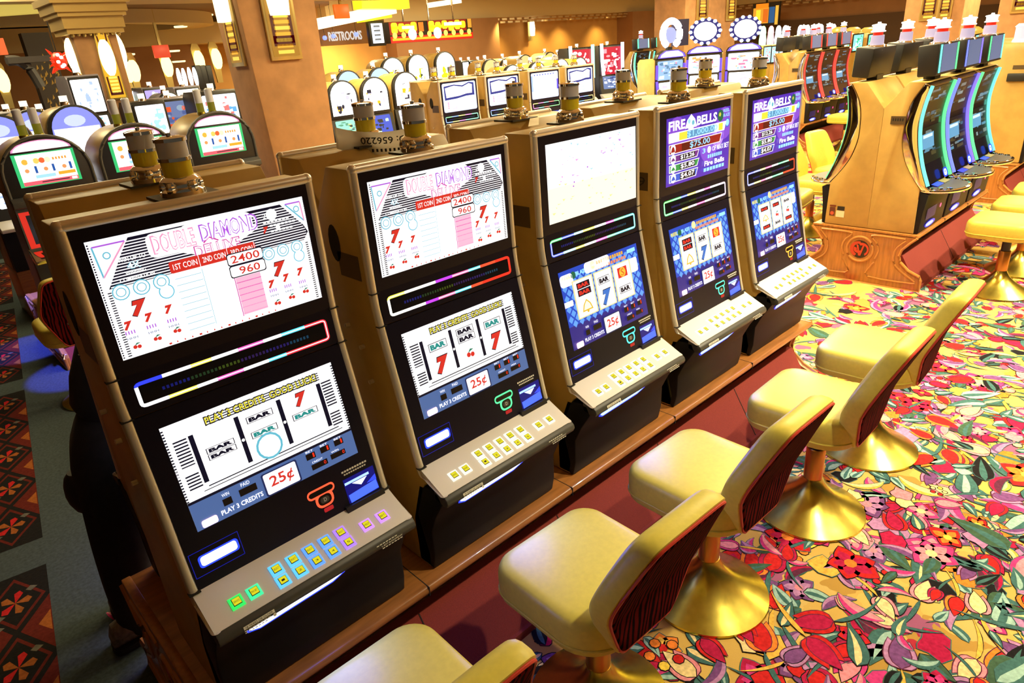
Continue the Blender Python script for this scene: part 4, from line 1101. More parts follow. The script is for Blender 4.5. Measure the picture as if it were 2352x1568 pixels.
# ------------------------------------------------------------------ curved-screen bank on the right
def curved_bank(xs, x0, yc, pitch, strips, rear_strips, flab, rlab, grp, blab, pl=True):
    out = []
    for i in range(len(strips)):
        t = make_curved(flab[i], strips[i], grp, seed=10 + i + int(x0 * 7)); t.location = (x0 + .30 + i * pitch, yc, 0)
        if i == 0: end_trim(t, -1)
        out.append(t)
    for i in range(len(rear_strips)):
        t = copy_tree(out[0], label=rlab[i]); 
        for c in list(t.children):
            if c.name.startswith('number_plate'): bpy.data.objects.remove(c)
        t.location = (x0 + .30 + i * pitch, yc, 0); t.rotation_euler = (0, 0, PI); out.append(t)
    if pl: make_plinth(blab, x0 - .03, x0 + .03 + pitch * (len(strips) - 1) + .6, yc + .02, [x0 + .6 + pitch * i + (pitch - .6) / 2 for i in range(len(strips) - 1)], 'wooden plinths')
    return out
G_, M_, B_, L2 = '50e8a0', '70e8d0', '7080ff', '60e890'
cb = curved_bank(None, 5.55, .33, .635, [(M_, L2), (B_, '8070ff'), (L2, M_)], [0, 0, 0],
    ['curved-screen slot machine with mint light strips at the tan bank end', 'middle curved-screen slot machine with violet-blue light strips', 'curved-screen slot machine with green light strips, farthest of three'],
    ['curved slot machine facing away with chrome edge, at the tan bank end', 'curved slot machine facing away, second black display back from the bank end', 'curved slot machine facing away, third black display back from the bank end'], 'curved slot machines of the right bank',
    'carved wooden base with red round emblem under the curved machines')
# end-panel stickers
c = Canvas((5.5515, .655, .62), (0, -1, 0), (0, 0, -1), .13, .10, (-1, 0, 0), lift=.002)
c.rect(.06, .05, .46, .16, em('c04030', .12)); c.rect(.08, .22, .42, .95, mat('sticker_brown', (.12, .03, .02), .5)); c.rect(.55, .1, 1, .42, INK); c.rect(.5, .46, 1.02, 1.0, mat('sticker_cream', (.8, .72, .5), .6)); c.lay(); c.disc(.25, .72, .12, mat('sticker_red', (.6, .1, .05), .5))
st_ = c.build('end_sticker', None); bpy.context.view_layer.update(); st_.parent = cb[3]; st_.matrix_parent_inverse = cb[3].matrix_world.inverted()
# stools beside it
s1 = make_stool('backless gold stool nearest, right of the wooden base with emblem', 'gold stools of the right bank', back=False)
for i, (x, y) in enumerate(((5.86, -.58), (6.50, -.58), (7.14, -.58))):
    t = s1 if i == 0 else copy_tree(s1, label=('second backless gold stool of the right bank, half hidden', 'third backless gold stool at the right picture edge')[i - 1])
    t.location = (x, y, 0); t.rotation_euler = (0, 0, .04 * i)
for i, (x, y, lb) in enumerate(((6.02, 1.30, 'gold stool with backrest behind the tan bank end, seat just right of the purple screens'), (6.75, 1.32, 'second gold stool on the far side of curved bank'), (7.4, 1.35, 'third gold stool on the far side of curved bank'))):
    t = copy_tree(s0, label=lb, group='gold stools behind the right bank', loc=(x, y, 0), rz=PI + .15 * (1 - i)); 
# next bank further right: plain tan cabinets seen from their end
pm = thing('slot_machine', 'plain tan machine cabinet end at the right picture edge, with black slot', 'slot machine', (9.25, .42, 0), group='machines of the bank at the right edge')
b = MB(); b.prism([(-.40, .455), (-.40, 1.40), (-.36, 1.58), (-.30, 1.665), (.36, 1.70), (.44, 1.60), (.44, .455)], 'x', -.30, .32); b.build('cabinet', TAN, pm, bevel=.012)
c = Canvas((-.30, .13, 1.49), (0, -1, 0), (0, 0, -1), .08, .10, (-1, 0, 0), lift=.003)
for q in range(5): c.rect(0, q * .2, 1, q * .2 + .06, PLATE)
c.build('vent_slots', pm)
MB().box((-.33, -.38, 1.30), (-.295, -.13, 1.38)).build('black_slot', BLK, pm, bevel=.004)
MB().box((-.303, -.38, 1.42), (-.298, -.16, 1.46)).build('number_plate', PLATE, pm)
MB().prism([(-.40, 1.36), (-.425, 1.30), (-.425, .95), (-.56, .86), (-.56, .82), (-.44, .80), (-.43, .456), (-.38, .456), (-.38, 1.36)], 'x', -.29, .31).build('front_door', BLKDOOR, pm, bevel=.004)
b = MB(); b.lathe([(0, 1.66), (.07, 1.66), (.06, 1.70), (.05, 1.71), (.05, 1.82), (.06, 1.83), (.03, 1.86), (0, 1.86)], (0, -.1, 0), 16); b.build('candle', em('f0eaf4', .9), pm)
pm2 = copy_tree(pm, label='second plain tan machine of the bank at right edge, behind the first', loc=(9.90, .42, 0))
make_plinth('wooden plinth of the plain tan bank at the right picture edge', 8.88, 10.3, .42, [9.58], 'wooden plinths')
# red-striped bank beyond
R_ = 'f04038'
cb3 = curved_bank(None, 11.6, 3.98, .60, [(R_, R_)] * 3, [0, 0, 0], ['red-striped curved slot machine, first of three beyond the purple screens', 'middle red-striped curved slot machine', 'third red-striped curved slot machine, farthest along'],
    ['curved slot machine facing away on the red-striped bank, first', 'curved slot machine facing away on the red-striped bank, second', 'curved slot machine facing away on the red-striped bank, third'], 'red-striped curved slot machines', 'wooden base under the red-striped machines')
for i, (x, y) in enumerate(((12.6, 3.05), (13.25, 3.05), (11.9, 3.05))):
    t = copy_tree(s0, label=('tan stool with backrest turned sideways before the red-striped machines', 'second stool before the red-striped machines', 'third stool before the red-striped machines, nearest the purple screens')[i], group='stools before the red-striped machines', loc=(x, y, 0), rz=-.1)
# ------------------------------------------------------------------ arched machines at the left
def stand(t, w=None):
    w = w or LASTW[0] - .02
    h = t.location.z
    z0 = -h / t.scale.z
    if z0 < .44:
        k = MB(); k.box((-w / 2, -.10, z0), (w / 2, .5, .456)); k.build('stand', WOOD, t, bevel=.01)
def place(t, px, py, y, top, rz=0.0):
    p = aty(px, py, y); t.location = (p.x, y, p.z - top); t.rotation_euler = (0, 0, rz); stand(t)
r0 = make_round('arched slot machine with green-edged screen at the left picture edge', 'arched slot machines at left')
for i, (px, py) in enumerate(((82, 309), (299, 282), (491, 255))):
    t = r0 if i == 0 else copy_tree(r0, label=(None, 'arched slot machine, middle of three, behind the chrome lamps', 'arched slot machine beside the big brown column')[i])
    p = aty(px, py, 4.3); t.location = (p.x, 4.3, p.z - 1.705)
make_plinth('wooden base under the arched slot machines at left', .42, 2.38, 4.62, [1.05, 1.7], 'wooden plinths', top=.425)
W_S = [('ffffff', 2.2), ('a0b8ff', 1.4), ('ffffff', 2.0), ('d0d8ff', 1.4)]
for i, (px, py) in enumerate(((-20, 262), (65, 251), (159, 240))):
    t = make_video(('arched blue-white slot machine at the far left edge', 'arched blue-white slot machine behind the left one, with blue crown', 'arched blue-white slot machine in front of the slim column')[i], 'blue-white arched slot machines', 'dome', 30 + i, BROWNTOP, [('8890ff', 1.2), ('ffffff', 2.2), ('ffffff', 2.2), ('ffffff', 2.0), ('c0d0ff', 1.6)], W_S, top=1.78, w=.5, white_low=True)
    yy = (5.8, 6.5, 5.8)[i]; p = aty(px, py, yy); t.location = (p.x, yy, p.z - 1.78); stand(t, .5)
# left stools
BROWN = mat('brown_vinyl', (.055, .025, .02), .5)
lt = copy_tree(s0, label='dark-backed stool seen from behind before the arched machines', group='stools before the arched machines', loc=(.47, 3.45, 0), rz=0)
_no = lambda *a, **k: None
lt2 = _no(s0, label='dark-backed stool at left edge before the first arched machine', group='stools before the arched machines', loc=(.03, 3.9, 0), rz=.3)

# ------------------------------------------------------------------ middle bank, four lit uprights back to back with another row
BLUW = [('f4f8ff', 1.9), ('3848c0', .7), ('ffffff', 2.2), ('ffffff', 2.2), ('b0e0ff', 1.5), ('ffffff', 2.2), ('e0d0ff', 1.4), ('ffffff', 2.0)]
ringm = [['40f080', '40a0ff', 'ffff60', 'ff60e0', '60ffd0'], ['4060ff', '60c0ff', 'ffff80', '60f0e0', 'ff3030'], ['f0f050', 'ff60e0', '50f0e0', 'ff4030', '50f070'], ['50e050', '40ff60', '5060ff', '60c0ff', 'f0e050']]
def screen_pale(seed, plain=False):
    def f(parent):
        c = fmap(A_, U_, .045, .03, .50, .30); rr = random.Random(seed)
        c.rrect(0, 0, 1, 1, .04, em('c8d8ff', 1.6)); c.lay(); c.rrect(.05, .05, .95, .95, .04, em('f4f8ff', 2.0)); c.lay()
        if not plain:
            c.poly([(.05, .10), (.35, .06), (.60, .12), (.80, .03), (.95, .06), (.95, .5), (.7, .5), (.4, .56), (.05, .58)], em('3040b0', .6)); c.lay()
            c.poly([(.08, .16), (.35, .10), (.6, .17), (.8, .07), (.90, .12), (.88, .42), (.7, .42), (.5, .47), (.1, .50)], WH); c.lay()
            for i in range(14): c.rect(.1 + .75 * rr.random(), .62 + .3 * rr.random(), .14 + .8 * rr.random(), .64 + .28 * rr.random(), em(rr.choice(('c0e8ff', 'e8d0ff', 'ffffff', 'f0c0d8')), 1.4))
            for i in range(4): c.rect(.12, .66 + i * .06, .16, .69 + i * .06, em('f06090', 1))
        else:
            for i in range(8): c.poly([(.1 + .1 * i, .06), (.16 + .1 * i, .06), (.12 + .1 * i, .13)], em('3050ff', .8))
            c.rect(.94, .3, 1, .7, em('6050ff', .9)); c.rect(0, .1, .06, .7, em('a0c0ff', 1.1)); c.rect(.3, .3, .7, .32, em('c0c8ff', 1.3))
        return c.build('top_screen', parent, ORG)
    return f
mid = []
ml = ['white-screened slot machine at the tan end of the middle bank', 'second white-screened slot machine of the middle bank', 'third slot machine of the middle bank with plain white screen', 'fourth white-screened slot machine of the middle bank']
YM = 4.55
xm = [aty(1006, 186, YM).x, aty(1113, 174, YM).x, aty(1213, 163, YM).x, aty(1298.5, 154.7, YM).x]
zm = aty(1006, 186, YM).z
for i in range(4):
    t = make_upright(ml[i], 'slot machine', screen_pale(50 + i, i == 2), lambda q: screen_low_bells(q, (['rBAR', 'bell'], ['BAR', 'b7'], ['jack', 'yBAR']), 0), ringm[i], ['fff8e0'], '50f0e0', detail=False, group='slot machines of the middle bank')
    t.location = (xm[i] + .28, YM + .13, .452 + zm - 1.765); t.scale = (.96, 1, 1); mid.append(t)
    t2 = copy_tree(rear0, label=('slot machine facing away at the tan end of the middle bank', 'slot machine facing away behind the second white screen', 'slot machine facing away behind the plain white screen', 'slot machine facing away behind the fourth white screen')[i], group='slot machines backing onto the middle bank')
    t2.location = (xm[i] + .28, YM + .385, .452 + zm - 1.765); t2.rotation_euler = (0, 0, PI)
make_plinth('wooden base under the middle bank of white-screened machines', xm[0] - .05, xm[3] + .65, YM + .25, [xm[1] - .06, xm[2] - .06, xm[3] - .06], 'wooden plinths', top=.441 + zm - 1.765)

# ------------------------------------------------------------------ machines with arched or framed signs further back
MIX = [('ffffff', 2.2), ('c8c8ff', 1.2), ('303050', .5), ('ffffff', 2.0), ('f0c020', 1.1), ('e0e0ff', 1.5)]
for i, (px, py, lb, p2) in enumerate(((781, 184, 'arched slot machine nearest the big column, striped lower screen', [('90e8d8', 1.0), ('50a890', .8), ('d0f0a0', 1.0), ('203040', .4)]),
        (855, 176, 'arched slot machine with dark blue-rimmed lower screen', [('3050d8', .9), ('202428', .3), ('181c22', .3), ('202428', .3), ('c0e0e0', .9)]),
        (927, 164, 'arched white slot machine beside the tan end of middle bank', [('e8e8ff', 1.5), ('9080d0', .9), ('ffffff', 1.6), ('b0a0e0', 1.0)]))):
    t = make_video(lb, 'arched machines behind the column', 'dome', 60 + i, TAN, MIX, p2, top=1.80, w=.51); place(t, px, py, 7.2, 1.80)
BLW = [('a8c8ff', 1.3), ('ffffff', 2.2), ('ffffff', 2.0)]
for i, (px, py, lb) in enumerate(((778, 165, 'blue-crowned arched machine tucked behind, by the amber wall'), (851, 158, 'second blue-crowned arched machine tucked behind the row'))):
    t = make_video(lb, 'blue-crowned machines tucked behind', 'dome', 70 + i, TAN, BLW, BLW, top=1.82, w=.5); place(t, px + 18, py - 4, 8.2, 1.82)
GOLD = [('ffffff', 2.2), ('f0e020', 1.3), ('ffffff', 2.2), ('e8d818', 1.2), ('205030', .4), ('ffffff', 2.2)]
for i, (px, py, lb) in enumerate(((898, 131, 'white and yellow domed machine under the menu screen'), (956, 124, 'white and yellow domed machine under the red neon sign'), (1019, 118, 'white and yellow domed machine nearest the brown wall'))):
    t = make_video(lb, 'white and yellow domed machines', 'dome', 80 + i, TAN, GOLD, GOLD, top=1.98, w=.53); place(t, px, py, 9.0, 1.98)
for i, px in enumerate((1068, 1086, 1107)):
    t = make_video(('small black-framed white screen machine, left of three', 'small black-framed white screen machine, middle of three', 'small black-framed white screen machine, right of three')[i], 'small black-framed machines', 'box', 90 + i, BLK, [('e8f0ff', 1.9), ('ffffff', 2.0)], [('e0f0ff', 1.7), ('ffffff', 2)], top=1.80, w=.22); place(t, px, 139 - i, 11.9, 1.80)
for i, (px, py) in enumerate(((1175, 148), (1232, 141), (1287, 134), (1330, 131))):
    t = make_video('white-topped machine peeking over the middle bank, number %s from its left' % ('one', 'two', 'three', 'four')[i], 'white-topped machines over the middle bank', 'dome', 100 + i, TAN, [('ffffff', 2.2), ('ffffff', 2.2), ('e04030', .9), ('ffffff', 2), ('202040', .4)], W_S, top=1.86, w=.5); place(t, px, py, 7.6, 1.86)
for i, (px, py) in enumerate(((1125, 132), (1165, 128), (1205, 122), (1262, 116), (1292, 119))):
    t = make_video('tan machine with round white lamp before the amber wall, number %s from left' % ('one', 'two', 'three', 'four', 'five')[i], 'lamped machines before the amber wall', 'dome', 110 + i, TAN, [('f8d890', 1.0), ('ffffff', 1.4)], W_S, top=1.86, w=.5, lit='fffce8'); place(t, px, py + 3, 9.6 + .8 * (i % 2), 1.86)
# red-crowned machines with white side pillars
def make_pillar(label, px, py, y, a, b, seed, rz):
    t = make_video(label, 'red-crowned machines with white pillars', 'box', seed, BLK, [('d02040', .9), ('ffffff', 2.0), ('f0a0b0', 1.2)], [('6080c0', .9), ('c0d0ff', 1.4), ('3050a0', .7), ('ffffff', 1.6)], top=1.92, w=.62)
    for s, col in ((-1, a), (1, b)):
        k = MB(); k.tube([(s * .27, -.05, 1.96), (s * .265, -.06, 1.62), (s * .25, -.09, 1.3)], .038, 8); k.build('light_pillar', em(col, 2.0), t)
    place(t, px, py, y, 1.92, rz)
make_pillar('red-crowned machine with white and mint light pillars', 1333, 109, 8.6, 'f0fff4', 'a0ffd8', 121, -.35)
make_pillar('red-crowned machine with white and blue light pillars', 1403, 103, 8.7, 'f0f4ff', 'd8dcff', 122, -.35)
t = make_curved('mint-striped curved machine on the far tan bank', ('60f0c0', 'a0ffe0'), 'far curved machines', 131); t.location = (atx(1478, 118, 13.2).x, atx(1478, 118, 13.2).y + .3, .12); t.rotation_euler = (0, 0, .0)
t = copy_tree(t, label='curved machine on the far tan bank, behind the horseshoe sign machine', loc=(13.9, t.location.y, .12))
# chip-topped machines
def make_chip(label, px, py, y, rz, shoe, seed, sc=1.0):
    t = make_video(label, 'machines crowned with glowing signs', 'box', seed, TAN, [('e8ecff', 1.9), ('ffffff', 2.2), ('f080b0', 1.0), ('a0c8f0', 1.3), ('f0b060', 1.0)] if not shoe else [('90b8e8', 1.2), ('f0a0c0', 1), ('c0e0ff', 1.4), ('6090c0', .9)],
                   [('f8faff', 2.2), ('f0c0e0', 1.3), ('ffffff', 2.2)], top=1.66, w=.68)
    for s in (-1, 1):
        k = MB()
        for z0, z1 in ((1.10, 1.30), (1.33, 1.56)): k.tube([(s * .31, -.03 - (1.3 - z0) * .15, z0), (s * .31, -.03 - max(0, 1.3 - z1) * .15, z1)], .022, 8)
        k.build('violet_tube', em('7050ff', 1.3), t)
    k = MB(); k.prism([(-.34, 1.66), (-.30, 1.73), (-.15, 1.79), (.15, 1.79), (.30, 1.73), (.34, 1.66)], 'y', -.05, .05); cr = k.build('crown_sign', BLK, t, bevel=.01)
    c = Canvas((-.33, -.0505, 1.79), (1, 0, 0), (0, 0, -1), .66, .13, (0, -1, 0), lift=.002)
    c.poly([(.02, .95), (.08, .5), (.28, .05), (.72, .05), (.92, .5), (.98, .95)], em('7860ff', 1.2)); c.lay(); c.poly([(.1, .85), (.15, .5), (.3, .15), (.7, .15), (.85, .5), (.9, .85)], WH); c.build('crown_picture', cr)
    k = MB(); k.prism([(-.05, 1.78), (.05, 1.78), (.05, 1.84), (-.05, 1.84)], 'y', .0, .06); k.build('sign_post', BLK, t)
    z = 2.04
    if not shoe:
        k = MB(); k.prism([(.29 * math.cos(a), z + .22 * math.sin(a)) for a in [2 * PI * i / 28 for i in range(28)]], 'y', -.04, .06); sg = k.build('chip_sign', em('1020a0', .5), t)
        c = Canvas((-.32, -.0405, z + .25), (1, 0, 0), (0, 0, -1), .64, .5, (0, -1, 0), lift=.002)
        c.disc(.5, .5, .33, WH, rt=.33); k2 = 14
        for i in range(k2):
            a = 2 * PI * i / k2; c.disc(.5 + .42 * math.cos(a), .5 + .42 * math.sin(a), .055, em('e8f4ff', 3.0), rt=.06, n=10)
        c.build('chip_face', sg)
    else:
        k = MB(); pts = [(.20 * math.cos(a), -.02, z + .22 * math.sin(a)) for a in [math.radians(-70 + 320 * i / 24 - 0) + PI * 0 for i in range(25)]]
        pts = [(.19 * math.sin(a), -.02, z + .20 * math.cos(a)) for a in [math.radians(-150 + 300 * i / 24) for i in range(25)]]
        k.tube(pts, .055, 8); sg = k.build('horseshoe_sign', em('f0f4ff', 2.4), t)
        k = MB(); k.prism([(.125 * math.cos(a), z - .02 + .125 * math.sin(a)) for a in [2 * PI * i / 20 for i in range(20)]], 'y', -.01, .03); k.build('horseshoe_face', em('b0bcf8', .9), sg)
        k = MB(); k.box((.2, .05, z - .2), (.46, .2, z + .22)); k.build('sign_backbox', mat('navy_box', (.02, .02, .08), .4), sg)
    p = aty(px, py, y); t.location = (p.x, y, p.z - 2.04); t.rotation_euler = (0, 0, rz)
    t.scale = (sc, sc, sc); t.location.z = p.z - 2.04 * sc; stand(t)
    return t
make_chip('machine crowned with a white glowing horseshoe sign', 1540, 78, 5.6, -.25, True, 141)
make_chip('machine crowned with the brightest bulb-ringed oval sign, in front of the column', 1620, 72, 5.9, -1.0, False, 142, 1.0)
make_chip('machine crowned with a bulb-ringed oval sign, right of the column', 1712, 66, 5.5, -1.0, False, 143, 1.0)
# coloured machines between the two left columns
MULTI = [('f0f4ff', 1.9), ('60c8f0', 1.2), ('f060a0', 1.0), ('f0e040', 1.1), ('9070e0', 1.0), ('40c080', .9), ('ffffff', 2.0)]
cl = [(303, 203, 10.6, 'box', BLK, [('ffffff', 2.2), ('e0ffe0', 1.8)], 'white-panelled machine right of the slim column'), (338, 232, 6.45, 'box', BLK, [('f0f8ff', 2.0), ('a0d8f0', 1.4), ('ffffff', 2)], 'black machine with large white screen right of the slim column'),
      (352, 200, 9.9, 'box', GREYSIDE, [('b0a0f8', 1.2), ('ffffff', 2), ('ffffff', 2)], 'lilac-framed machine in the coloured cluster'), (385, 210, 8.6, 'dome', GREYSIDE, [('ffffff', 2.0), ('f0c020', 1.1), ('40c0d0', 1), ('e03060', .9)], 'machine with a yellow and white fan crown'),
      (395, 224, 7.0, 'box', GREYSIDE, [('8090c0', .8), ('6878b8', .7), ('a0b8d0', .9), ('40c080', .9), ('f06030', 1.0)], 'machine with rainbow side strips in the coloured cluster'), (428, 198, 8.9, 'box', GREYSIDE, [('ffffff', 2.0), ('c0a0ff', 1.2), ('ffffff', 2)], 'white and violet machine left of the white paddle signs'),
      (432, 222, 7.75, 'box', GREYSIDE, MULTI, 'pink and cyan machine behind clear lamps'), (498, 208, 6.35, 'box', BLK, [('e0f0ff', 1.7), ('60b0f0', 1.1), ('ffffff', 2.0), ('f08080', 1.0)], 'black rounded machine against the big column')]
for i, (px, py, y, k, bd, pl, lb) in enumerate(cl):
    t = make_video(lb, 'coloured machines between the columns', k, 150 + i, bd, pl, MULTI, top=1.74, w=(.40, .34, .34, .36, .5, .36, .5, .45)[i]); place(t, px, py, y, 1.74)
for i, (px, py) in enumerate(((6, 300), (22, 268), (100, 268), (188, 184))):
    t = make_video('small bright machine beyond the arched ones, %s' % ('at the left edge, upper', 'at the left edge, lower', 'between the two arched tops', 'tall and white against the slim column')[i],
                   'small bright machines beyond the arched ones', 'box', 170 + i, GREYSIDE, W_S, MULTI, top=1.66, w=(.5, .5, .46, .3)[i])
    y = (10.4, 7.9, 7.3, 6.45)[i]; place(t, px, py - 12, y, 1.66)
# paddle signs
for i, (px, py) in enumerate(((412, 178), (424, 178), (437, 176), (449, 176))):
    p = aty(px, py, 9.8); t = thing('paddle_sign', 'glowing white paddle sign, %s of four between the columns' % ('leftmost', 'second from left', 'third from left', 'rightmost')[i], 'sign', (p.x, 9.8, 0), group='white paddle signs')
    b = MB(); b.sphere((0, 0, p.z), .085, 14, 8, .40, .3, 1.7); b.build('paddle', em('f0faff', 2.2), t); b = MB(); b.tube([(0, .02, p.z - .12), (.02, .02, 1.3)], .03, 8); b.build('stem', CHROME, t)
    b = MB(); b.prism(rounded(.07, .3, .03), 'z', 0, 1.32); b.build('stand', GREYSIDE, t)
for i, px in enumerate((462, 474, 487)):
    p = aty(px, 175, 9.8); t = thing('display_box', 'black display box right of the paddle signs, %s of three' % ('left', 'middle', 'right')[i], 'display', (p.x, 9.9, 0), group='black display boxes')
    b = MB(); b.box((-.043, -.05, p.z - .18), (.043, .1, p.z + .16)); b.build('box_shell', BLK, t, bevel=.01); b = MB(); b.box((-.04, -.02, 0), (.04, .06, p.z - .17)); b.build('post', BLK, t)
# tall lamps standing over machines on the right bank row beyond (white bottle-like lamps)
for i, px in enumerate((1765, 1783, 1800, 1815, 1850, 1866, 1880, 1897, 1926)):
    py = 73 - i * .8; x = 14.6 + i * .42; p = atx(px, py, x)
    t = make_video('machine crowned with a tall white lamp, number %s along the far right row' % ('one', 'two', 'three', 'four', 'five', 'six', 'seven', 'eight', 'nine')[i], 'tall-lamped machines of the far right row', 'box', 190 + i, TAN, [('a8dce8', 1.2), ('d8f0f8', 1.5), ('f090a0', 1.0)], [('d0e8f0', 1.2)], top=1.66, w=.36, low=False)
    k = MB(); k.lathe([(0, 1.66), (.07, 1.66), (.075, 1.76), (.06, 1.88), (.065, 1.90), (.05, 2.0), (.02, 2.04), (0, 2.04)], (0, .12, 0), 12); k.build('tall_lamp', em(('b0ffc0', 'ffb0b8', 'e8f4ff', 'ffffff', 'ffffff', 'ffffff', 'fff0f0', 'ffffff', 'ffffff')[i], 1.7), t)
    t.location = (p.x, p.y, p.z - 1.92); stand(t, .34)
for i, px in enumerate((1941, 1972, 2006, 2250, 2288)):
    p = atx(px, 75, (15.3, 16.1, 16.9, 16.6, 17.5)[i]); t = make_video('green-topped machine with a yellow cap, number %s along the far right' % ('one', 'two', 'three', 'four', 'five')[i], 'yellow-capped machines at far right', 'box', 210 + i, TAN, [('90f0e0', 1.2), ('40d090', 1.0), ('ffffff', 1.8)], MULTI, top=1.66, w=.6, low=False)
    k = MB(); k.sphere((0, .12, 1.70), .16, 14, 6, 1, 1, .55); k.build('yellow_cap', em('e8c050', .8), t); t.location = (p.x, p.y, p.z - 1.66); stand(t)

# ------------------------------------------------------------------ columns with lit sconces
STUCCO = mat('stucco_tan', (.42, .215, .095), .8, noise=.14, nscale=7, bump=.1)
CREAMT = mat('cream_trim', (.60, .45, .24), .5)
GOLDT = mat('gold_frame', (.55, .42, .16), .35, .7)
REDGL = em('6a0c14', .35)
def make_sconce(parent, O, U, n, w, h, gh):
    """gilt frame, glowing glass above a stepped red and amber panel; O = bottom centre"""
    O, U, n = Vector(O), Vector(U).normalized(), Vector(n).normalized(); Z = Vector((0, 0, 1))
    def bx(s0, s1, z0, z1, d0, d1):
        k = MB(); q = []
        for d in (d0, d1):
            q.append([tuple(O + U * s + Z * z + n * d) for s, z in ((s0, z0), (s1, z0), (s1, z1), (s0, z1))])
        k.loft(q); return k
    fr = bx(-w / 2, w / 2, 0, h, 0, .03).build('sconce_frame', GOLDT, parent, bevel=.006)
    c = Canvas(O - U * (w * .42) + Z * (h * .97) + n * .03, U, -Z, w * .84, h * .94, n, lift=.002, step=.001)
    c.rect(0, 0, 1, 1, em('c89028', .55)); c.lay()
    t0 = 1 - (h - gh) / h * 1.0
    t0 = gh / h
    for i in range(7): c.rect(.2, t0 + (1 - t0) * i / 7, .8, t0 + (1 - t0) * (i + .6) / 7, em(('ffd050', 'f0a830')[i % 2], 1.1))
    c.rect(.10, t0, .24, .90, REDGL); c.rect(.76, t0, .90, .90, REDGL); c.rect(.10, .84, .90, .92, REDGL); c.build('stepped_panel', fr)
    k = MB(); rings = []
    for j in range(9):
        f = j / 8; rr = (.36 if gh > .4 else .42) * w * (.6 + .4 * math.sin(PI * (.18 + .7 * f))); z = h - gh * 1.0 + gh * .98 * f
        rings.append([tuple(O + U * (rr * math.cos(a)) + n * (.03 + .10 * max(0, math.sin(a)) * .9) + Z * z) for a in [PI * q / 10 for q in range(11)]])
    k.loft(rings); k.build('sconce_glass', em('ffe9a8', 4.0), fr)
    return fr
# big column
col = thing('column', 'big brown stucco column with tall lit sconces behind the front row', 'column', (2.84, 4.72, 0))
def taper(x0b, x1b, x0t, x1t, y0, y1, z0, z1):
    k = MB(); k.loft([[(x0b, y0, z0), (x1b, y0, z0), (x1b, y1, z0), (x0b, y1, z0)], [(x0t, y0, z1), (x1t, y0, z1), (x1t, y1, z1), (x0t, y1, z1)]]); return k
taper(2.595, 3.165, 2.47, 3.25, 4.5, 5.0, 0, 3.35).build('shaft', STUCCO, col, (2.84, 4.72, 0), bevel=.012)
def sc_(parent, O, org, *a):
    O = Vector(O) - Vector(org); return make_sconce(parent, O, *a)
sc_(col, (2.845, 4.492, 2.045), (2.84, 4.72, 0), (1, 0, 0), (0, -1, 0), .30, 1.1, .74)
sc_(col, (2.518, 4.72, 2.02), (2.84, 4.72, 0), (0, -1, 0), (-1, 0, 0), .26, 1.1, .74)
# slim column at left with capital
col2 = thing('column', 'slim column with arched amber sconce and stepped capital at upper left', 'column', (2.03, 7.2, 0))
o2_ = (2.03, 7.2, 0)
taper(1.86, 2.22, 1.80, 2.22, 7.0, 7.45, 0, 2.52).build('shaft', STUCCO, col2, o2_, bevel=.01)
k = MB()
for w, z0, z1 in ((.27, 2.44, 2.49), (.29, 2.49, 2.60), (.32, 2.60, 2.64), (.34, 2.64, 2.72), (.37, 2.72, 2.78)): k.box((2.02 - w, 7.2 - w, z0), (2.02 + w, 7.2 + w, z1))
k.build('capital', mat('capital_gold', (.50, .33, .10), .5), col2, o2_, smooth=False)
k = MB()
for i in range(9): k.sphere((1.80 + .055 * i, 6.98, 2.43 + .008 * (i % 2)), .022, 8, 6)
k.build('beaded_band', GOLDT, col2, o2_)
def oval_sconce(parent, O, U, n, org, h=.75, w=.20, gh=.30):
    O = Vector(O) - Vector(org); U, n = Vector(U).normalized(), Vector(n).normalized(); Z = Vector((0, 0, 1))
    k = MB(); q = [[tuple(O + U * s + Z * z + n * d) for s, z in ((-w / 2, 0), (w / 2, 0), (w * .42, h * .45), (w * .3, h), (-w * .3, h), (-w * .42, h * .45))] for d in (0, .025)]
    k.loft(q); fr = k.build('sconce_frame', GOLDT, parent, bevel=.004)
    c = Canvas(O - U * (w * .40) + Z * (h * .985) + n * .025, U, -Z, w * .8, h * .96, n, lift=.002, step=.001)
    c.poly([(.18, 0), (.82, 0), (.98, .5), (1, 1), (0, 1), (.02, .5)], em('e8b028', 1.0)); c.lay()
    for i in range(5): c.rect(.25, .70 + .05 * i, .75, .73 + .05 * i, em('ffd860', 1.4))
    c.poly([(.14, .0), (.26, 0), (.30, .3), (.22, .3)], REDGL); c.poly([(.74, 0), (.86, 0), (.78, .3), (.70, .3)], REDGL); c.rect(.1, .7, .2, .94, REDGL); c.rect(.8, .7, .9, .94, REDGL); c.rect(.1, .92, .9, .96, REDGL); c.build('stepped_panel', fr)
    k = MB(); cz = O + Z * (h * .56) + n * .03
    rings = []
    for j in range(1, 10):
        a = PI * j / 10; rings.append([tuple(cz + U * (w * .36 * math.sin(a) * math.cos(b)) + n * (.07 * math.sin(a) * math.sin(b)) - Z * (gh * .62 * math.cos(a))) for b in [2 * PI * q / 14 for q in range(14)]])
    k.loft(rings); k.build('sconce_glass', em('ffeaa0', 4.0), fr)
oval_sconce(col2, (2.06, 6.995, 1.78), (1, 0, 0), (0, -1, 0), o2_); oval_sconce(col2, (1.835, 7.2, 1.82), (0, -1, 0), (-1, 0, 0), o2_); oval_sconce(col2, (2.225, 7.2, 1.84), (0, 1, 0), (1, 0, 0), o2_)
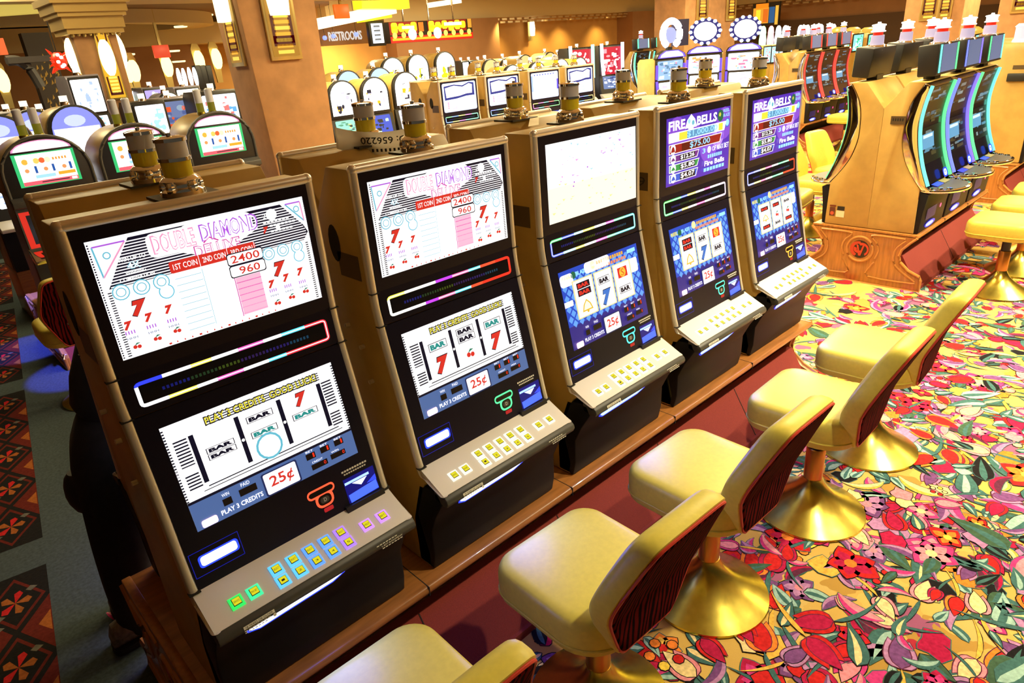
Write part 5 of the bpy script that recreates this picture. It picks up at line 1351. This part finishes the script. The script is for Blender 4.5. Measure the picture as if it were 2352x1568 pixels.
# far columns
def far_column(label, pxl, pxr, y, sc, depth=.8, yy=None):
    a, b = aty(pxl, 20, y), aty(pxr, 20, y); cx = (a.x + b.x) / 2; hw = (b.x - a.x) / 2
    t = thing('column', label, 'column', (cx, y + depth / 2, 0)); k = MB(); k.box((-hw, -depth / 2, 0), (hw, depth / 2, 3.5)); k.build('shaft', STUCCO, t, bevel=.015)
    for px, py, w, h, gh in sc:
        p = aty(px, py, y); make_sconce(t, (p.x - cx, -depth / 2 - .005, p.z), (1, 0, 0), (0, -1, 0), w, h, gh)
    return t
far_column('tan column with two lit sconces behind the oval-signed machines', 1574, 1692, 7.4, [(1610, 52, .46, 1.1, .62), (1676, 48, .42, 1.1, .62)])
def xcolumn(label, px, x, w, sc, py=60):
    p = atx(px, py, x); t = thing('column', label, 'column', (x, p.y, 0)); k = MB(); k.box((-.0, -w / 2, 0), (w, w / 2, 3.4)); k.build('shaft', STUCCO, t, bevel=.015)
    for q, qy, sw, h, gh in sc:
        a = atx(q, qy, x); make_sconce(t, (-.005, a.y - p.y, a.z), (0, -1, 0), (-1, 0, 0), sw, h, gh)
xcolumn('tan column with lit sconces behind the black display boxes', 2138, 14.5, .95, [(2131, 48, .30, .95, .55), (2168, 44, .22, .95, .55)])
xcolumn('tan column with a lit sconce at the upper right picture edge', 2345, 13.6, .7, [(2345, 30, .3, .9, .45)])
# small far lamps between the columns
for i, (px, py) in enumerate(((292, 165), (308, 163), (384, 152), (458, 140), (498, 135), (5, 185))):
    p = aty(px, py, 12.2); t = thing('wall_sconce', 'amber oval wall sconce, %s' % ('right of the slim column, first', 'right of the slim column, second', 'below the red exit sign', 'left of the big column, first', 'left of the big column, nearest it', 'at the far left edge')[i], 'sconce', (p.x, 12.2, p.z), group='far amber sconces')
    b = MB(); b.sphere((0, 0, 0), .16, 12, 8, .62, .4, 1.2); b.build('glass', em('ffe088', 3.2), t); b = MB(); b.prism([(-.05, -.42), (.05, -.42), (.09, .2), (.05, .3), (-.05, .3), (-.09, .2)], 'y', .06, .10); b.build('backplate', GOLDT, t)
LK = 1.0; EXPO = 0.0
# ------------------------------------------------------------------ room shell
WALL = mat('amber_wall', (.50, .26, .075), .8, noise=.08, nscale=2)
WALLB = mat('brown_wall', (.33, .165, .075), .8, noise=.08, nscale=2)
WALLD = mat('dark_recess', (.10, .055, .03), .8)
CEIL = mat('ceiling_paint', (.60, .48, .28), .8)
COFFER = mat('coffer_brown', (.16, .075, .04), .6)
def sbox(name, a, b, m):
    k = MB(); k.box(a, b); return struct(name, k, m, smooth=False)
HC = 3.0
def hole_ceiling():
    """ceiling slab with two shallow oval coffers let into it"""
    k = MB(); k.box((-14, -8, 3.45), (30, 18, 3.6)); struct('ceiling', k, CEIL, smooth=False)
hole_ceiling()
sbox('wall_back', (-14, 15.0, 0), (30, 15.2, 3.45), WALL)
sbox('wall_right', (26, -8, 0), (26.2, 15, 3.45), WALLB)
sbox('wall_left', (-14.2, -8, 0), (-14, 18, 3.45), WALLB)
# stepped soffits hanging below the ceiling, each a trim of the room
k = MB(); k.box((-14, 9.2, 2.93), (7.6, 9.9, 3.45)); k.box((-14, 9.9, 3.05), (7.6, 18, 3.45)); struct('trim_1', k, CEIL, smooth=False)
def ellipse_ring(name, cx, cy, a, b, z0, z1, wd, m):
    k = MB(); n = 48; R = []
    for s, z in ((1, z0), (1, z1), (1 - wd, z1), (1 - wd, z0)): R.append([(cx + a * s * math.cos(2 * PI * i / n), cy + b * s * math.sin(2 * PI * i / n), z) for i in range(n)])
    R.append(R[0]); k.loft(R, False, False); o = k.build(name, m); o['kind'] = 'structure'; return o
def ellipse_slab(name, cx, cy, a, b, z0, z1, m):
    k = MB(); n = 48; k.loft([[(cx + a * math.cos(2 * PI * i / n), cy + b * math.sin(2 * PI * i / n), z) for i in range(n)] for z in (z0, z1)]); o = k.build(name, m); o['kind'] = 'structure'; return o
ellipse_slab('trim_2', 4.6, 12.0, 3.0, 1.9, 2.985, 3.06, COFFER); ellipse_ring('trim_3', 2.4, 13.4, 3.4, 2.2, 2.78, 3.02, .16, CEIL); ellipse_slab('trim_4', 2.4, 13.4, 2.7, 1.75, 2.94, 3.04, COFFER)
sbox('trim_5', (-14, 14.1, 2.5), (8.2, 14.95, 2.9), CEIL)
sbox('trim_6', (9.2, 14.6, 2.78), (26, 15.0, 3.45), CEIL)           # cornice along the back wall
sbox('trim_7', (25.5, -8, 2.78), (26, 14.6, 3.45), CEIL)
BEAD = mat('cornice_beads', (.62, .48, .30), .3, .6)
k = MB()
for i in range(46):
    x = 11.5 + i * .31; k.box((x, 14.52, 2.62), (x + .2, 14.62, 2.67)); k.box((x + .08, 14.52, 2.70), (x + .28, 14.62, 2.75))
o = k.build('trim_8', BEAD, smooth=False); o['kind'] = 'structure'
k = MB()
for i in range(40): 
    y = 14.2 - i * .36; k.box((25.42, y - .22, 2.62), (25.5, y, 2.67)); k.box((25.42, y - .3, 2.70), (25.5, y - .1, 2.75))
o = k.build('trim_9', BEAD, smooth=False); o['kind'] = 'structure'
k = MB(); k.box((25.9, 2.2, .2), (26.0, 12.6, 2.12)); k.box((25.9, -5, .2), (26, 1.2, 2.2)); struct('trim_10', k, WALLD, smooth=False)
# brown pier of the back wall right of the amber niche, and one behind the sign
p0, p1 = aty(1448, 60, 14.4), aty(1600, 60, 14.4); sbox('wall_pier', (p0.x, 14.3, 0), (p1.x + 2.5, 15, 2.78), WALLB)
p0, p1 = aty(1060, 130, 14.5), aty(1150, 130, 14.5); sbox('wall_pier_2', (p0.x - 2.2, 14.5, 0), (p1.x, 15, 2.78), WALLB)
for i, (a, b) in enumerate(((-13, -3), (-2, 5.8))): sbox('wall_far_%d' % (i + 1), (a, 14.2, 0), (b, 14.6, 2.5), WALLB)

# ------------------------------------------------------------------ signs
t = thing('neon_sign', 'red and yellow neon sign with glowing letters, hanging at top centre', 'sign', (9.6, 11.1, 2.4))
def nbox(nm, px0, py0, px1, py1, y, m, d=.12):
    a, b = aty(px0, py0, y), aty(px1, py1, y); k = MB(); k.box((min(a.x, b.x), y, min(a.z, b.z)), (max(a.x, b.x), y + d, max(a.z, b.z))); return k.build(nm, m, t, (9.6, 11.1, 2.4), bevel=.01)
a, b = aty(898, 100, 11), aty(1086, 82, 11)
w = b.x - a.x; ZT = 2.66; ZB = 2.215
k = MB(); k.box((a.x, 11.0, ZB), (b.x, 11.2, ZT - .05)); brd = k.build('sign_board', mat('sign_black', (.02, .015, .012), .5), t, (9.6, 11.1, 2.4))
c = Canvas((a.x, 10.995, ZT), (1, 0, 0), (0, 0, -1), w, ZT - ZB, (0, -1, 0), lift=.004, step=.003)
c.rect(.0, .72, 1, 1, em('e02010', 1.0)); c.rect(.0, .12, .32, .66, em('c02008', .7)); c.rect(.44, .12, .92, .62, em('b81808', .7)); c.lay()
Yn = em('ffd820', 1.6)
[c.rrect(s0, .14 + (q % 3) * .04, s0 + .07, .60 - (q % 2) * .06, .02, Yn) for q, s0 in enumerate((.02, .10, .17, .24))]; [c.rrect(s0, .13 + (q % 2) * .05, s0 + .07, .60 - (q % 3) * .05, .02, Yn) for q, s0 in enumerate((.45, .53, .61, .69, .77, .84))]; c.rect(.02, .3, .3, .42, Yn); c.rect(.46, .32, .9, .44, Yn); c.rect(.33, .16, .39, .56, em('f08020', 1.1)); c.rect(.94, .1, .99, .5, em('f0a030', 1.1)); c.rect(.02, .80, .98, .9, em('ffb020', 1.5)); c.lay()
c.rect(.14, .30, .28, .42, WH); c.rect(.64, .22, .86, .36, WH)
for i in range(10): c.disc(.05 + i * .10, .68, .026, em('ffe060', 1.6)) if i not in (2, 5) else c.disc(.05 + i * .10, .66, .05, WH)
c.build('neon_letters', brd, (9.6, 11.1, 2.4))
k = MB()
for x in (.2, .5, .8): k.tube([(a.x + w * x, 11.1, ZT - .06), (a.x + w * x, 11.1, 3.45)], .02, 8)
k.build('hanger', CHROME, t, (9.6, 11.1, 2.4))
t = thing('menu_screen', 'black-framed lit menu screen left of the neon sign', 'screen', (8.2, 11.1, 2.4))
a, b = aty(845, 48, 10.95), aty(890, 104, 10.95)
k = MB(); k.box((a.x, 10.95, b.z), (b.x - .02, 11.05, a.z)); fr = k.build('screen_frame', BLK, t, (8.2, 11.1, 2.4), bevel=.008)
c = Canvas((a.x + .05 - 8.2, 10.945 - 11.1, a.z - .05 - 2.4), (1, 0, 0), (0, 0, -1), b.x - a.x - .12, a.z - b.z - .1, (0, -1, 0), lift=.003, step=.002)
c.rect(0, 0, 1, 1, em('e8f0ff', 1.7)); c.lay()
for i in range(4): c.rect(.2, .1 + .22 * i, .75, .19 + .22 * i, em('808890', .7)); c.rect(.1, .22 + .22 * i, .85, .25 + .22 * i, em('a8c0e0', 1.0))
c.build('menu_picture', fr)
k = MB(); k.tube([(0, 0, a.z - 2.42), (0, 0, 1.05)], .02, 8); k.build('hanger', CHROME, t)
# RESTROOMS fascia
a, b = aty(722, 104, 11.6), aty(838, 66, 11.6)
k = MB(); k.box((a.x - .6, 11.6, a.z - .02), (b.x + .5, 12.0, b.z + .18)); struct('trim_11', k, WALLB, smooth=False)
k = MB(); V, F = text2d('RESTROOMS', .015); x0, x1 = aty(757, 90, 11.57).x, aty(832, 80, 11.57).x; zc = aty(795, 82, 11.57).z
k.add([(x0 + (x1 - x0) * u, 11.585 - 0, zc - .085 + .17 * v) for u, v in V], F); lt_ = k.build('restrooms_lettering', em('f0e8e0', .8), None, smooth=False, fix=False)
sm = lt_.modifiers.new('thickness', 'SOLIDIFY'); sm.thickness = .02
tag(lt_, 'pale RESTROOMS lettering on a brown fascia beyond the big column', 'lettering')
for i, px in enumerate((728, 746, 766, 818)):
    p = aty(px, 91 - i * 4, 11.3); t = thing('pendant_lamp', 'small blue-white pendant globe by the RESTROOMS lettering, %s of four' % ('first', 'second', 'third', 'fourth')[i], 'lamp', (p.x, 11.3, p.z), group='blue-white globes by the lettering')
    k = MB(); k.sphere((0, 0, 0), .045, 10, 6); k.build('globe', em('8090ff', 2), t); k = MB(); k.tube([(0, 0, .03), (0, 0, 3.44 - p.z)], .004, 6); k.build('cord', BLK, t)
# cove lights and a painted glow for the lit ceiling band
def cove(label, px0, py0, px1, py1, y, th, col, st):
    a, b = aty(px0, py0, y), aty(px1, py1, y); k = MB(); d = (b - a)
    k.loft([[(p.x, y, p.z - th), (p.x, y + .3, p.z - th), (p.x, y + .3, p.z + th), (p.x, y, p.z + th)] for p in (a, b)]); tag(k.build('cove_or_ceiling_glow', em(col, st), None, smooth=False), label, 'light')
cove('long glowing cove light above the RESTROOMS lettering', 722, 57, 910, 19, 10.6, .09, 'fff0c0', 2.6)
cove('yellow glowing cove light above the menu screen', 838, 45, 900, 35, 10.8, .04, 'ffe020', 1.6)
cove('bright yellow cove light at the top edge above the neon sign', 830, 6, 940, 6, 10.2, .10, 'ffd820', 1.4)
cove('slanted cove light at the top edge right of the neon sign', 1000, 10, 1060, 1, 11.2, .05, 'fff0c0', 2.2)
cove('yellow glow painted as the lit ceiling band at the upper left', -40, 12, 118, 2, 9.6, .12, 'e8cc60', .75)  # no lamp: the lit ceiling is put into a glowing strip
# EXIT boxes (red)
for i, (px, py) in enumerate(((786, 26), (372, 118))):
    p = aty(px, py, 9.6 if i == 0 else 11.5); y = 9.6 if i == 0 else 11.5
    t = thing('exit_sign', ('orange-red box sign hanging over the cove light', 'small red box sign between the two columns')[i], 'sign', (p.x, y, p.z))
    s = .11 if i == 0 else .1
    k = MB(); k.box((-s * 1.3, 0, -s), (s * 1.3, .06, s)); k.build('sign_box', em(('f07020', 'f05030')[i], .9), t, bevel=.01); k = MB(); k.box((-.02, .02, s), (.02, .05, 3.45 - p.z)); k.build('bracket', GOLDT, t)
# wall sconce on the amber wall, orange board at right, red glass lamp and dark ornate stand at left
p = aty(1215, 66, 14.9); t = thing('wall_sconce', 'tall white glass sconce on the amber back wall', 'sconce', (p.x, 14.85, p.z))
k = MB(); k.lathe([(0, -.22), (.07, -.21), (.09, 0), (.07, .22), (0, .23)], (0, -.1, 0), 12); k.build('glass', em('fff0c0', 4), t); k = MB(); k.box((-.09, 0, -.36), (.09, .05, .26)); k.build('backplate', GOLDT, t)
p = atx(1758, 30, 24); t = thing('neon_sign', 'orange and blue lit sign high on the right beyond the oval-signed machines', 'sign', (24, p.y, p.z))
c = Canvas((-.0, .45, .30), (0, -1, 0), (0, 0, -1), .92, .62, (-1, 0, 0), lift=.004, step=.003)
c.rect(.0, .2, .62, 1, em('e8a030', 1.0)); c.rect(.1, .0, .6, .25, em('f08018', 1.2)); c.lay(); c.rect(.12, .3, .3, .9, em('f0d030', 1.3)); c.rect(.4, .28, .6, .95, em('e07020', 1)); c.rect(.64, .2, .86, 1, em('3070b0', .6)); c.rect(.88, .15, 1, 1.1, em('f0b040', 1.1)); 
k = MB(); k.box((0.0, -.5, -.38), (.1, .48, .32)); bo = k.build('sign_board', BLK, t); c.build('sign_picture', bo); k = MB(); k.box((.03, -.03, .32), (.07, .03, 3.45 - p.z)); k.build('bracket', BLK, t)
p = aty(136, 140, 8.6); t = thing('glass_lamp', 'round red blown-glass lamp left of the slim column', 'lamp', (p.x, 8.6, p.z)); k = MB(); k.sphere((0, 0, 0), .085, 12, 8, 1, 1, 1.25)
for i in range(22):
    a = rnd.random() * 6.28; b_ = rnd.uniform(-1, 1); k.tube([(.07 * math.cos(a), .07 * math.sin(a), b_ * .09), (.115 * math.cos(a), .115 * math.sin(a), b_ * .15)], [.02, .004], 5)
gl = k.build('glass', em('e83010', 1.0), t); k = MB(); k.tube([(0, 0, .1), (0, 0, 3.44 - p.z)], .006, 6); k.build('cord', BLK, t)
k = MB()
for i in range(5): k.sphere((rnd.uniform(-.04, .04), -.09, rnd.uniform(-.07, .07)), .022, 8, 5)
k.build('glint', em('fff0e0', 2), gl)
p = aty(100, 150, 10.1); t = thing('ornate_stand', 'tall dark stand with gold leaves at upper left', 'decor', (p.x, 10.1, 0))
k = MB(); k.loft([[(.16 * s, q * .1, z) for s, q in ((-1, -1), (1, -1), (1, 1), (-1, 1))] for s_, z in ((1, 0), (1, 2.62))]); k.build('stand_body', mat('dark_stand', (.03, .02, .015), .5), t)
k = MB()
for i in range(60):
    z = rnd.uniform(1.2, 2.3); x = rnd.uniform(-.14, .14); k.poly([(x, -.101, z), (x + .03, -.11, z + .02), (x + .02, -.105, z + .07)])
k.build('gold_leaf', mat('gold_leaf', (.75, .48, .12), .3, .6), t, fix=False)['kind'] = 'stuff'
p = aty(35, 65, 8.8); t = thing('bar_canopy', 'dark grey swooping canopy with orange glow at the upper left edge', 'canopy', (0.9, 9.2, 0))
pts = smoothpath([(95, 200), (70, 160), (42, 140), (15, 140)], 4); k = MB(); k.tube([tuple(aty(px, py, 9.2) - Vector((.9, 9.2, 0))) for px, py in pts], .06, 8); a = aty(15, 140, 9.2); b = aty(112, 132, 9.2); k.box((a.x - .9, -.1, a.z - .035), (b.x - .9, .1, a.z + .035)); k.build('canopy_arm', mat('canopy_grey', (.05, .045, .045), .5), t)
a = aty(-10, 88, 9.3); b = aty(20, 125, 9.3); k = MB(); k.box((a.x - .9, .1, b.z), (b.x - .9, .2, a.z)); k.build('glow_panel', em('f06838', .9), t); k = MB(); k.box((-.55, .0, 0), (-.4, .15, 2.3)); k.build('post', mat('canopy_grey', (.05, .045, .045), .5), t)
# downlights in the far ceiling
for i, (px, py) in enumerate(((294, 126), (398, 118), (411, 142), (415, 62), (437, 50), (475, 35))):
    z = 2.97; p = atz(px, py, z)
    if p.y > 14 or p.y < 0: p = aty(px, py, 13.0)
    t = tag(MB().lathe([(0, -.01), (.11, -.01), (.12, .0), (.12, .02), (0, .02)], n=16).build('downlight', em('ffe8a0', 2.2)), 'round ceiling downlight, number %s between the columns' % ('one', 'two', 'three', 'four', 'five', 'six')[i], 'downlight', 'far ceiling downlights'); t.location = p

# ------------------------------------------------------------------ person behind the nearest machine
def make_person():
    t = thing('person', 'person in black jacket and trousers leaning at the machine behind the nearest one', 'person', (.01, 1.0, 0))
    J = {}; V = []; E = []; R = []
    def v(n, p, r):
        J[n] = len(V); V.append(p); R.append(r); return n
    def e(a, b): E.append((J[a], J[b]))
    v('pelvis', (.06, 1.0, .80), (.15, .13)); v('waist', (.13, 1.0, .92), (.14, .12)); v('chest', (.24, 1.0, 1.12), (.16, .13)); v('upper', (.31, 1.0, 1.23), (.12, .10)); v('neck', (.37, 1.0, 1.31), (.055, .055)); v('nape', (.40, 1.0, 1.36), (.055, .055)); v('skull', (.44, 1.0, 1.43), (.085, .08)); v('crown', (.45, 1.0, 1.50), (.065, .065))
    for a, b in (('pelvis', 'waist'), ('waist', 'chest'), ('chest', 'upper'), ('upper', 'neck'), ('neck', 'nape'), ('nape', 'skull'), ('skull', 'crown')): e(a, b)
    for s, n in ((-1, 'L'), (1, 'R')):
        y = 1.0 + s * .10; dx = 0 if s < 0 else .05
        v('hip' + n, (.035 + dx, y, .72), (.135, .12)); v('knee' + n, (-.01 + dx, y, .46), (.115, .10)); v('shin' + n, (-.045 + dx, y, .24), (.090, .085)); v('ankle' + n, (-.07 + dx, y, .085), (.055, .055)); v('heel' + n, (-.10 + dx, y, .05), (.045, .045)); v('ball' + n, (.06 + dx, y + s * .02, .035), (.042, .032)); v('toe' + n, (.13 + dx, y + s * .03, .028), (.034, .024))
        e('pelvis', 'hip' + n); e('hip' + n, 'knee' + n); e('knee' + n, 'shin' + n); e('shin' + n, 'ankle' + n); e('ankle' + n, 'heel' + n); e('ankle' + n, 'ball' + n); e('ball' + n, 'toe' + n)
        ys = 1.0 + s * .19
        v('sh' + n, (.29, ys, 1.20), (.065, .065)); v('el' + n, (.36, ys - .04, .98), (.05, .05)); v('wr' + n, (.52, ys - s * .05, .93), (.033, .033)); v('pl' + n, (.59, ys - s * .05, .915), (.035, .018))
        e('upper', 'sh' + n); e('sh' + n, 'el' + n); e('el' + n, 'wr' + n); e('wr' + n, 'pl' + n)
        for q in range(4):
            bx = ys - s * .05 - .027 + q * .018; v('f%d%s' % (q, n), (.63, bx, .912), (.0095, .0095)); v('g%d%s' % (q, n), (.665 + .006 * (q in (1, 2)), bx, .902), (.0085, .0085)); v('h%d%s' % (q, n), (.685 + .008 * (q in (1, 2)), bx, .885), (.007, .007))
            e('pl' + n, 'f%d%s' % (q, n)); e('f%d%s' % (q, n), 'g%d%s' % (q, n)); e('g%d%s' % (q, n), 'h%d%s' % (q, n))
        v('t0' + n, (.60, ys - s * .085, .905), (.012, .012)); v('t1' + n, (.63, ys - s * .10, .895), (.009, .009)); e('pl' + n, 't0' + n); e('t0' + n, 't1' + n)
    me = bpy.data.meshes.new('body'); me.from_pydata([(p[0] + .02, p[1] - 1.0, p[2]) for p in V], E, [])
    o = bpy.data.objects.new('body', me); COL.objects.link(o); o.parent = t
    sk = o.modifiers.new('skin', 'SKIN'); sk.use_smooth_shade = True
    for i, r in enumerate(R): me.skin_vertices[0].data[i].radius = r
    for i in range(len(V)): me.skin_vertices[0].data[i].use_root = (i == 0)
    ss = o.modifiers.new('round', 'SUBSURF'); ss.levels = 2; ss.render_levels = 2
    me.materials.append(mat('black_cloth', (.010, .010, .011), .85, noise=.3, nscale=40, bump=.3))
    SH = mat('grey_shoe', (.16, .14, .12), .7, noise=.4, nscale=60); SO = mat('dark_sole', (.02, .018, .018), .7)
    for s in (-1, 1):
        y = s * .10; dx = .02 + (0 if s < 0 else .05)
        k = MB(); rings = []
        for x, w, h in ((-.165, .03, .055), (-.15, .042, .10), (-.10, .047, .115), (-.04, .045, .105), (.03, .047, .085), (.09, .048, .065), (.14, .036, .045), (.16, .012, .03)):
            rings.append([(x + dx, y + w * math.cos(a), .018 + max(0, h * (.5 + .5 * math.sin(a)))) for a in [2 * PI * i / 14 for i in range(14)]])
        k.loft(rings); sh = k.build('shoe', SH, t)
        k = MB(); k.prism([(x + dx, y + yy) for x, yy in smoothpath([(-.17, 0), (-.15, -.05), (-.02, -.05), (.10, -.055), (.17, 0), (.10, .055), (-.02, .05), (-.15, .05), (-.17, 0)], 4)[:-1]], 'z', .0, .028); k.build('sole', SO, sh)
        k = MB()
        for q in range(4): k.tube([(dx + .0 + .025 * q, y - .03, .10 - .012 * q), (dx + .01 + .025 * q, y + .03, .10 - .012 * q)], .004, 5)
        k.build('laces', WHITE, sh)
    # jacket hem and bag pouch
    k = MB(); rings = []
    for z, cx, rx, ry in ((.87, .135, .115, .15), (.90, .145, .135, .165), (1.0, .185, .145, .17), (1.12, .25, .155, .18), (1.22, .31, .14, .17), (1.29, .36, .08, .09)):
        rings.append([(cx + rx * math.cos(a) * (1 + .03 * math.sin(5 * a + z * 30)), ry * math.sin(a), z - .12 * math.cos(a) * .6 * (1 if z > .85 else .4)) for a in [2 * PI * i / 22 for i in range(22)]])
    k.loft(rings); k.build('jacket', mat('jacket_black', (.013, .012, .011), .8, noise=.3, nscale=30, bump=.4), t)
    k = MB(); k.sphere((-.055, -.02, .66), .075, 14, 8, .62, .9, 1.2); k.build('pouch', mat('pouch_black', (.016, .015, .014), .6), t)
    # head details: face, ears, hair
    SKIN = mat('skin', (.48, .28, .19), .55)
    k = MB(); k.sphere((.465, 0, 1.425), .098, 16, 12, 1.0, .82, 1.2); k.sphere((.563, 0, 1.415), .016, 8, 6, 1.2, .8, 1.5)
    for s in (-1, 1): k.sphere((.455, s * .082, 1.42), .022, 8, 6, .7, .4, 1.3)
    hd = k.build('head', SKIN, t)
    k = MB()
    for s in (-1, 1): k.sphere((.548, s * .032, 1.445), .010, 8, 6)
    k.build('eye', mat('eye_dark', (.03, .02, .015), .2), hd)
    k = MB(); k.prism([(-.022, 1.372), (.022, 1.372), (.018, 1.364), (-.018, 1.364)], 'x', .545, .556); k.build('mouth', mat('lips', (.35, .12, .10), .5), hd)
    k = MB(); k.sphere((.447, 0, 1.455), .105, 16, 10, .98, .9, 1.05); k.build('hair', mat('dark_hair', (.012, .009, .007), .6), t)
    return t
make_person()

# ------------------------------------------------------------------ light
def area(name, loc, size, power, col, rot=(0, 0, 0), spread=None, shape='DISK', sy=None):
    l = bpy.data.lights.new(name, 'AREA'); l.shape = shape; l.size = size; l.energy = power; l.color = col
    if sy: l.size_y = sy
    if spread: l.spread = spread
    o = bpy.data.objects.new(name, l); COL.objects.link(o); o.location = loc; o.rotation_euler = rot; return o
def spot(name, loc, power, col, ang=1.6, blend=.6, r=.09, tgt=None):
    l = bpy.data.lights.new(name, 'SPOT'); l.energy = power; l.color = col; l.spot_size = ang; l.spot_blend = blend; l.shadow_soft_size = r
    o = bpy.data.objects.new(name, l); COL.objects.link(o); o.location = loc
    if tgt is not None: o.rotation_euler = (Vector(tgt) - Vector(loc)).to_track_quat('-Z', 'Y').to_euler()
    return o
WARM = (1.0, .87, .54); WARM2 = (1.0, .84, .45)
for i, (x, y, p) in enumerate(((2.1, -1.9, 210), (3.7, -1.95, 560), (5.5, -1.95, 700), (7.4, -1.9, 700), (9.4, -1.8, 600))):
    spot('aisle_downlight', (x, y, 3.3), p * LK, WARM, 1.75, .8, .05, (x - .25, y + .7, 0))
for x, y, p in ((2.6, 2.6, 36), (5.0, 2.4, 130), (8.0, 2.2, 160), (11.5, 2.4, 220), (15, 1, 240), (6.0, 6.6, 150), (9.5, 6.8, 220), (13.5, 5.2, 240), (18, 4.5, 260), (4.2, 7.6, 80), (1.2, 5.6, 40), (1.0, 8.8, 70), (20, 9, 260), (12, 11.5, 260), (8.5, 12.5, 200), (4, 11, 100)):
    area('ceiling_and_fill_light', (x, y, 3.4), .9, p * LK, WARM2)
area('ceiling_and_fill_light', (6.3, .4, 3.4), .9, 100 * LK, WARM2); area('ceiling_and_fill_light', (4.7, .8, 3.4), .8, 110 * LK, WARM2)  # unseen lights added to brighten the curved bank's notch, end and nearby tops
area('ceiling_and_fill_light', (8.0, -3.0, 3.4), 1.6, 80 * LK, WARM2)  # unseen broad fill light added over the right aisle
for px in (1160, 1265, 1320, 1405):   # wall washers on the amber back wall
    p = aty(px, 60, 14.3); spot('wall_washer', (p.x, 14.25, 2.72), 150 * LK, (1, .74, .25), 1.5, 1.0, .08, (p.x, 14.95, 1.4))
for px in (760, 800): 
    p = aty(px, 140, 14.3); spot('wall_washer', (p.x, 13.6, 2.4), 200 * LK, (1, .74, .25), 1.7, 1.0, .08, (p.x, 15, 1.3))
# blue glow of the machines' tray lamps on the floor of the aisle behind
for x, y, p in ((.33, 1.05, 3), (1.0, 1.1, 3)  ):
    area('tray_lamp', (x, y, .62), .25, p, (.08, .10, 1.0))
for x, y in ((.34, 4.95), (.50, 4.05)): spot('blue_patch_spot', (x, y, .95), 130, (.08, .10, 1.0), .75, .25, .02, (x - .02, y, 0))  # added spots above the floor, cones shaped to throw the sharp blue patches
for i in range(5): area('tray_lamp', (.25 + i * .70, -.30, .70), .22, 1.5, (.10, .14, 1.0), (-.9, 0, 0))
w = bpy.data.worlds.new('room_air'); w.use_nodes = True; SC.world = w
w.node_tree.nodes['Background'].inputs[0].default_value = (1.0, .82, .55, 1); w.node_tree.nodes['Background'].inputs[1].default_value = .05
vs_ = SC.view_settings; vs_.view_transform = 'Standard'; vs_.look = 'None'; vs_.exposure = EXPO; vs_.gamma = 1; vs_.use_curve_mapping = False
SC.cycles.use_denoising = True
SC.cycles.max_bounces = 6; SC.cycles.diffuse_bounces = 3; SC.cycles.glossy_bounces = 3; SC.cycles.transmission_bounces = 4; SC.cycles.sample_clamp_indirect = 6
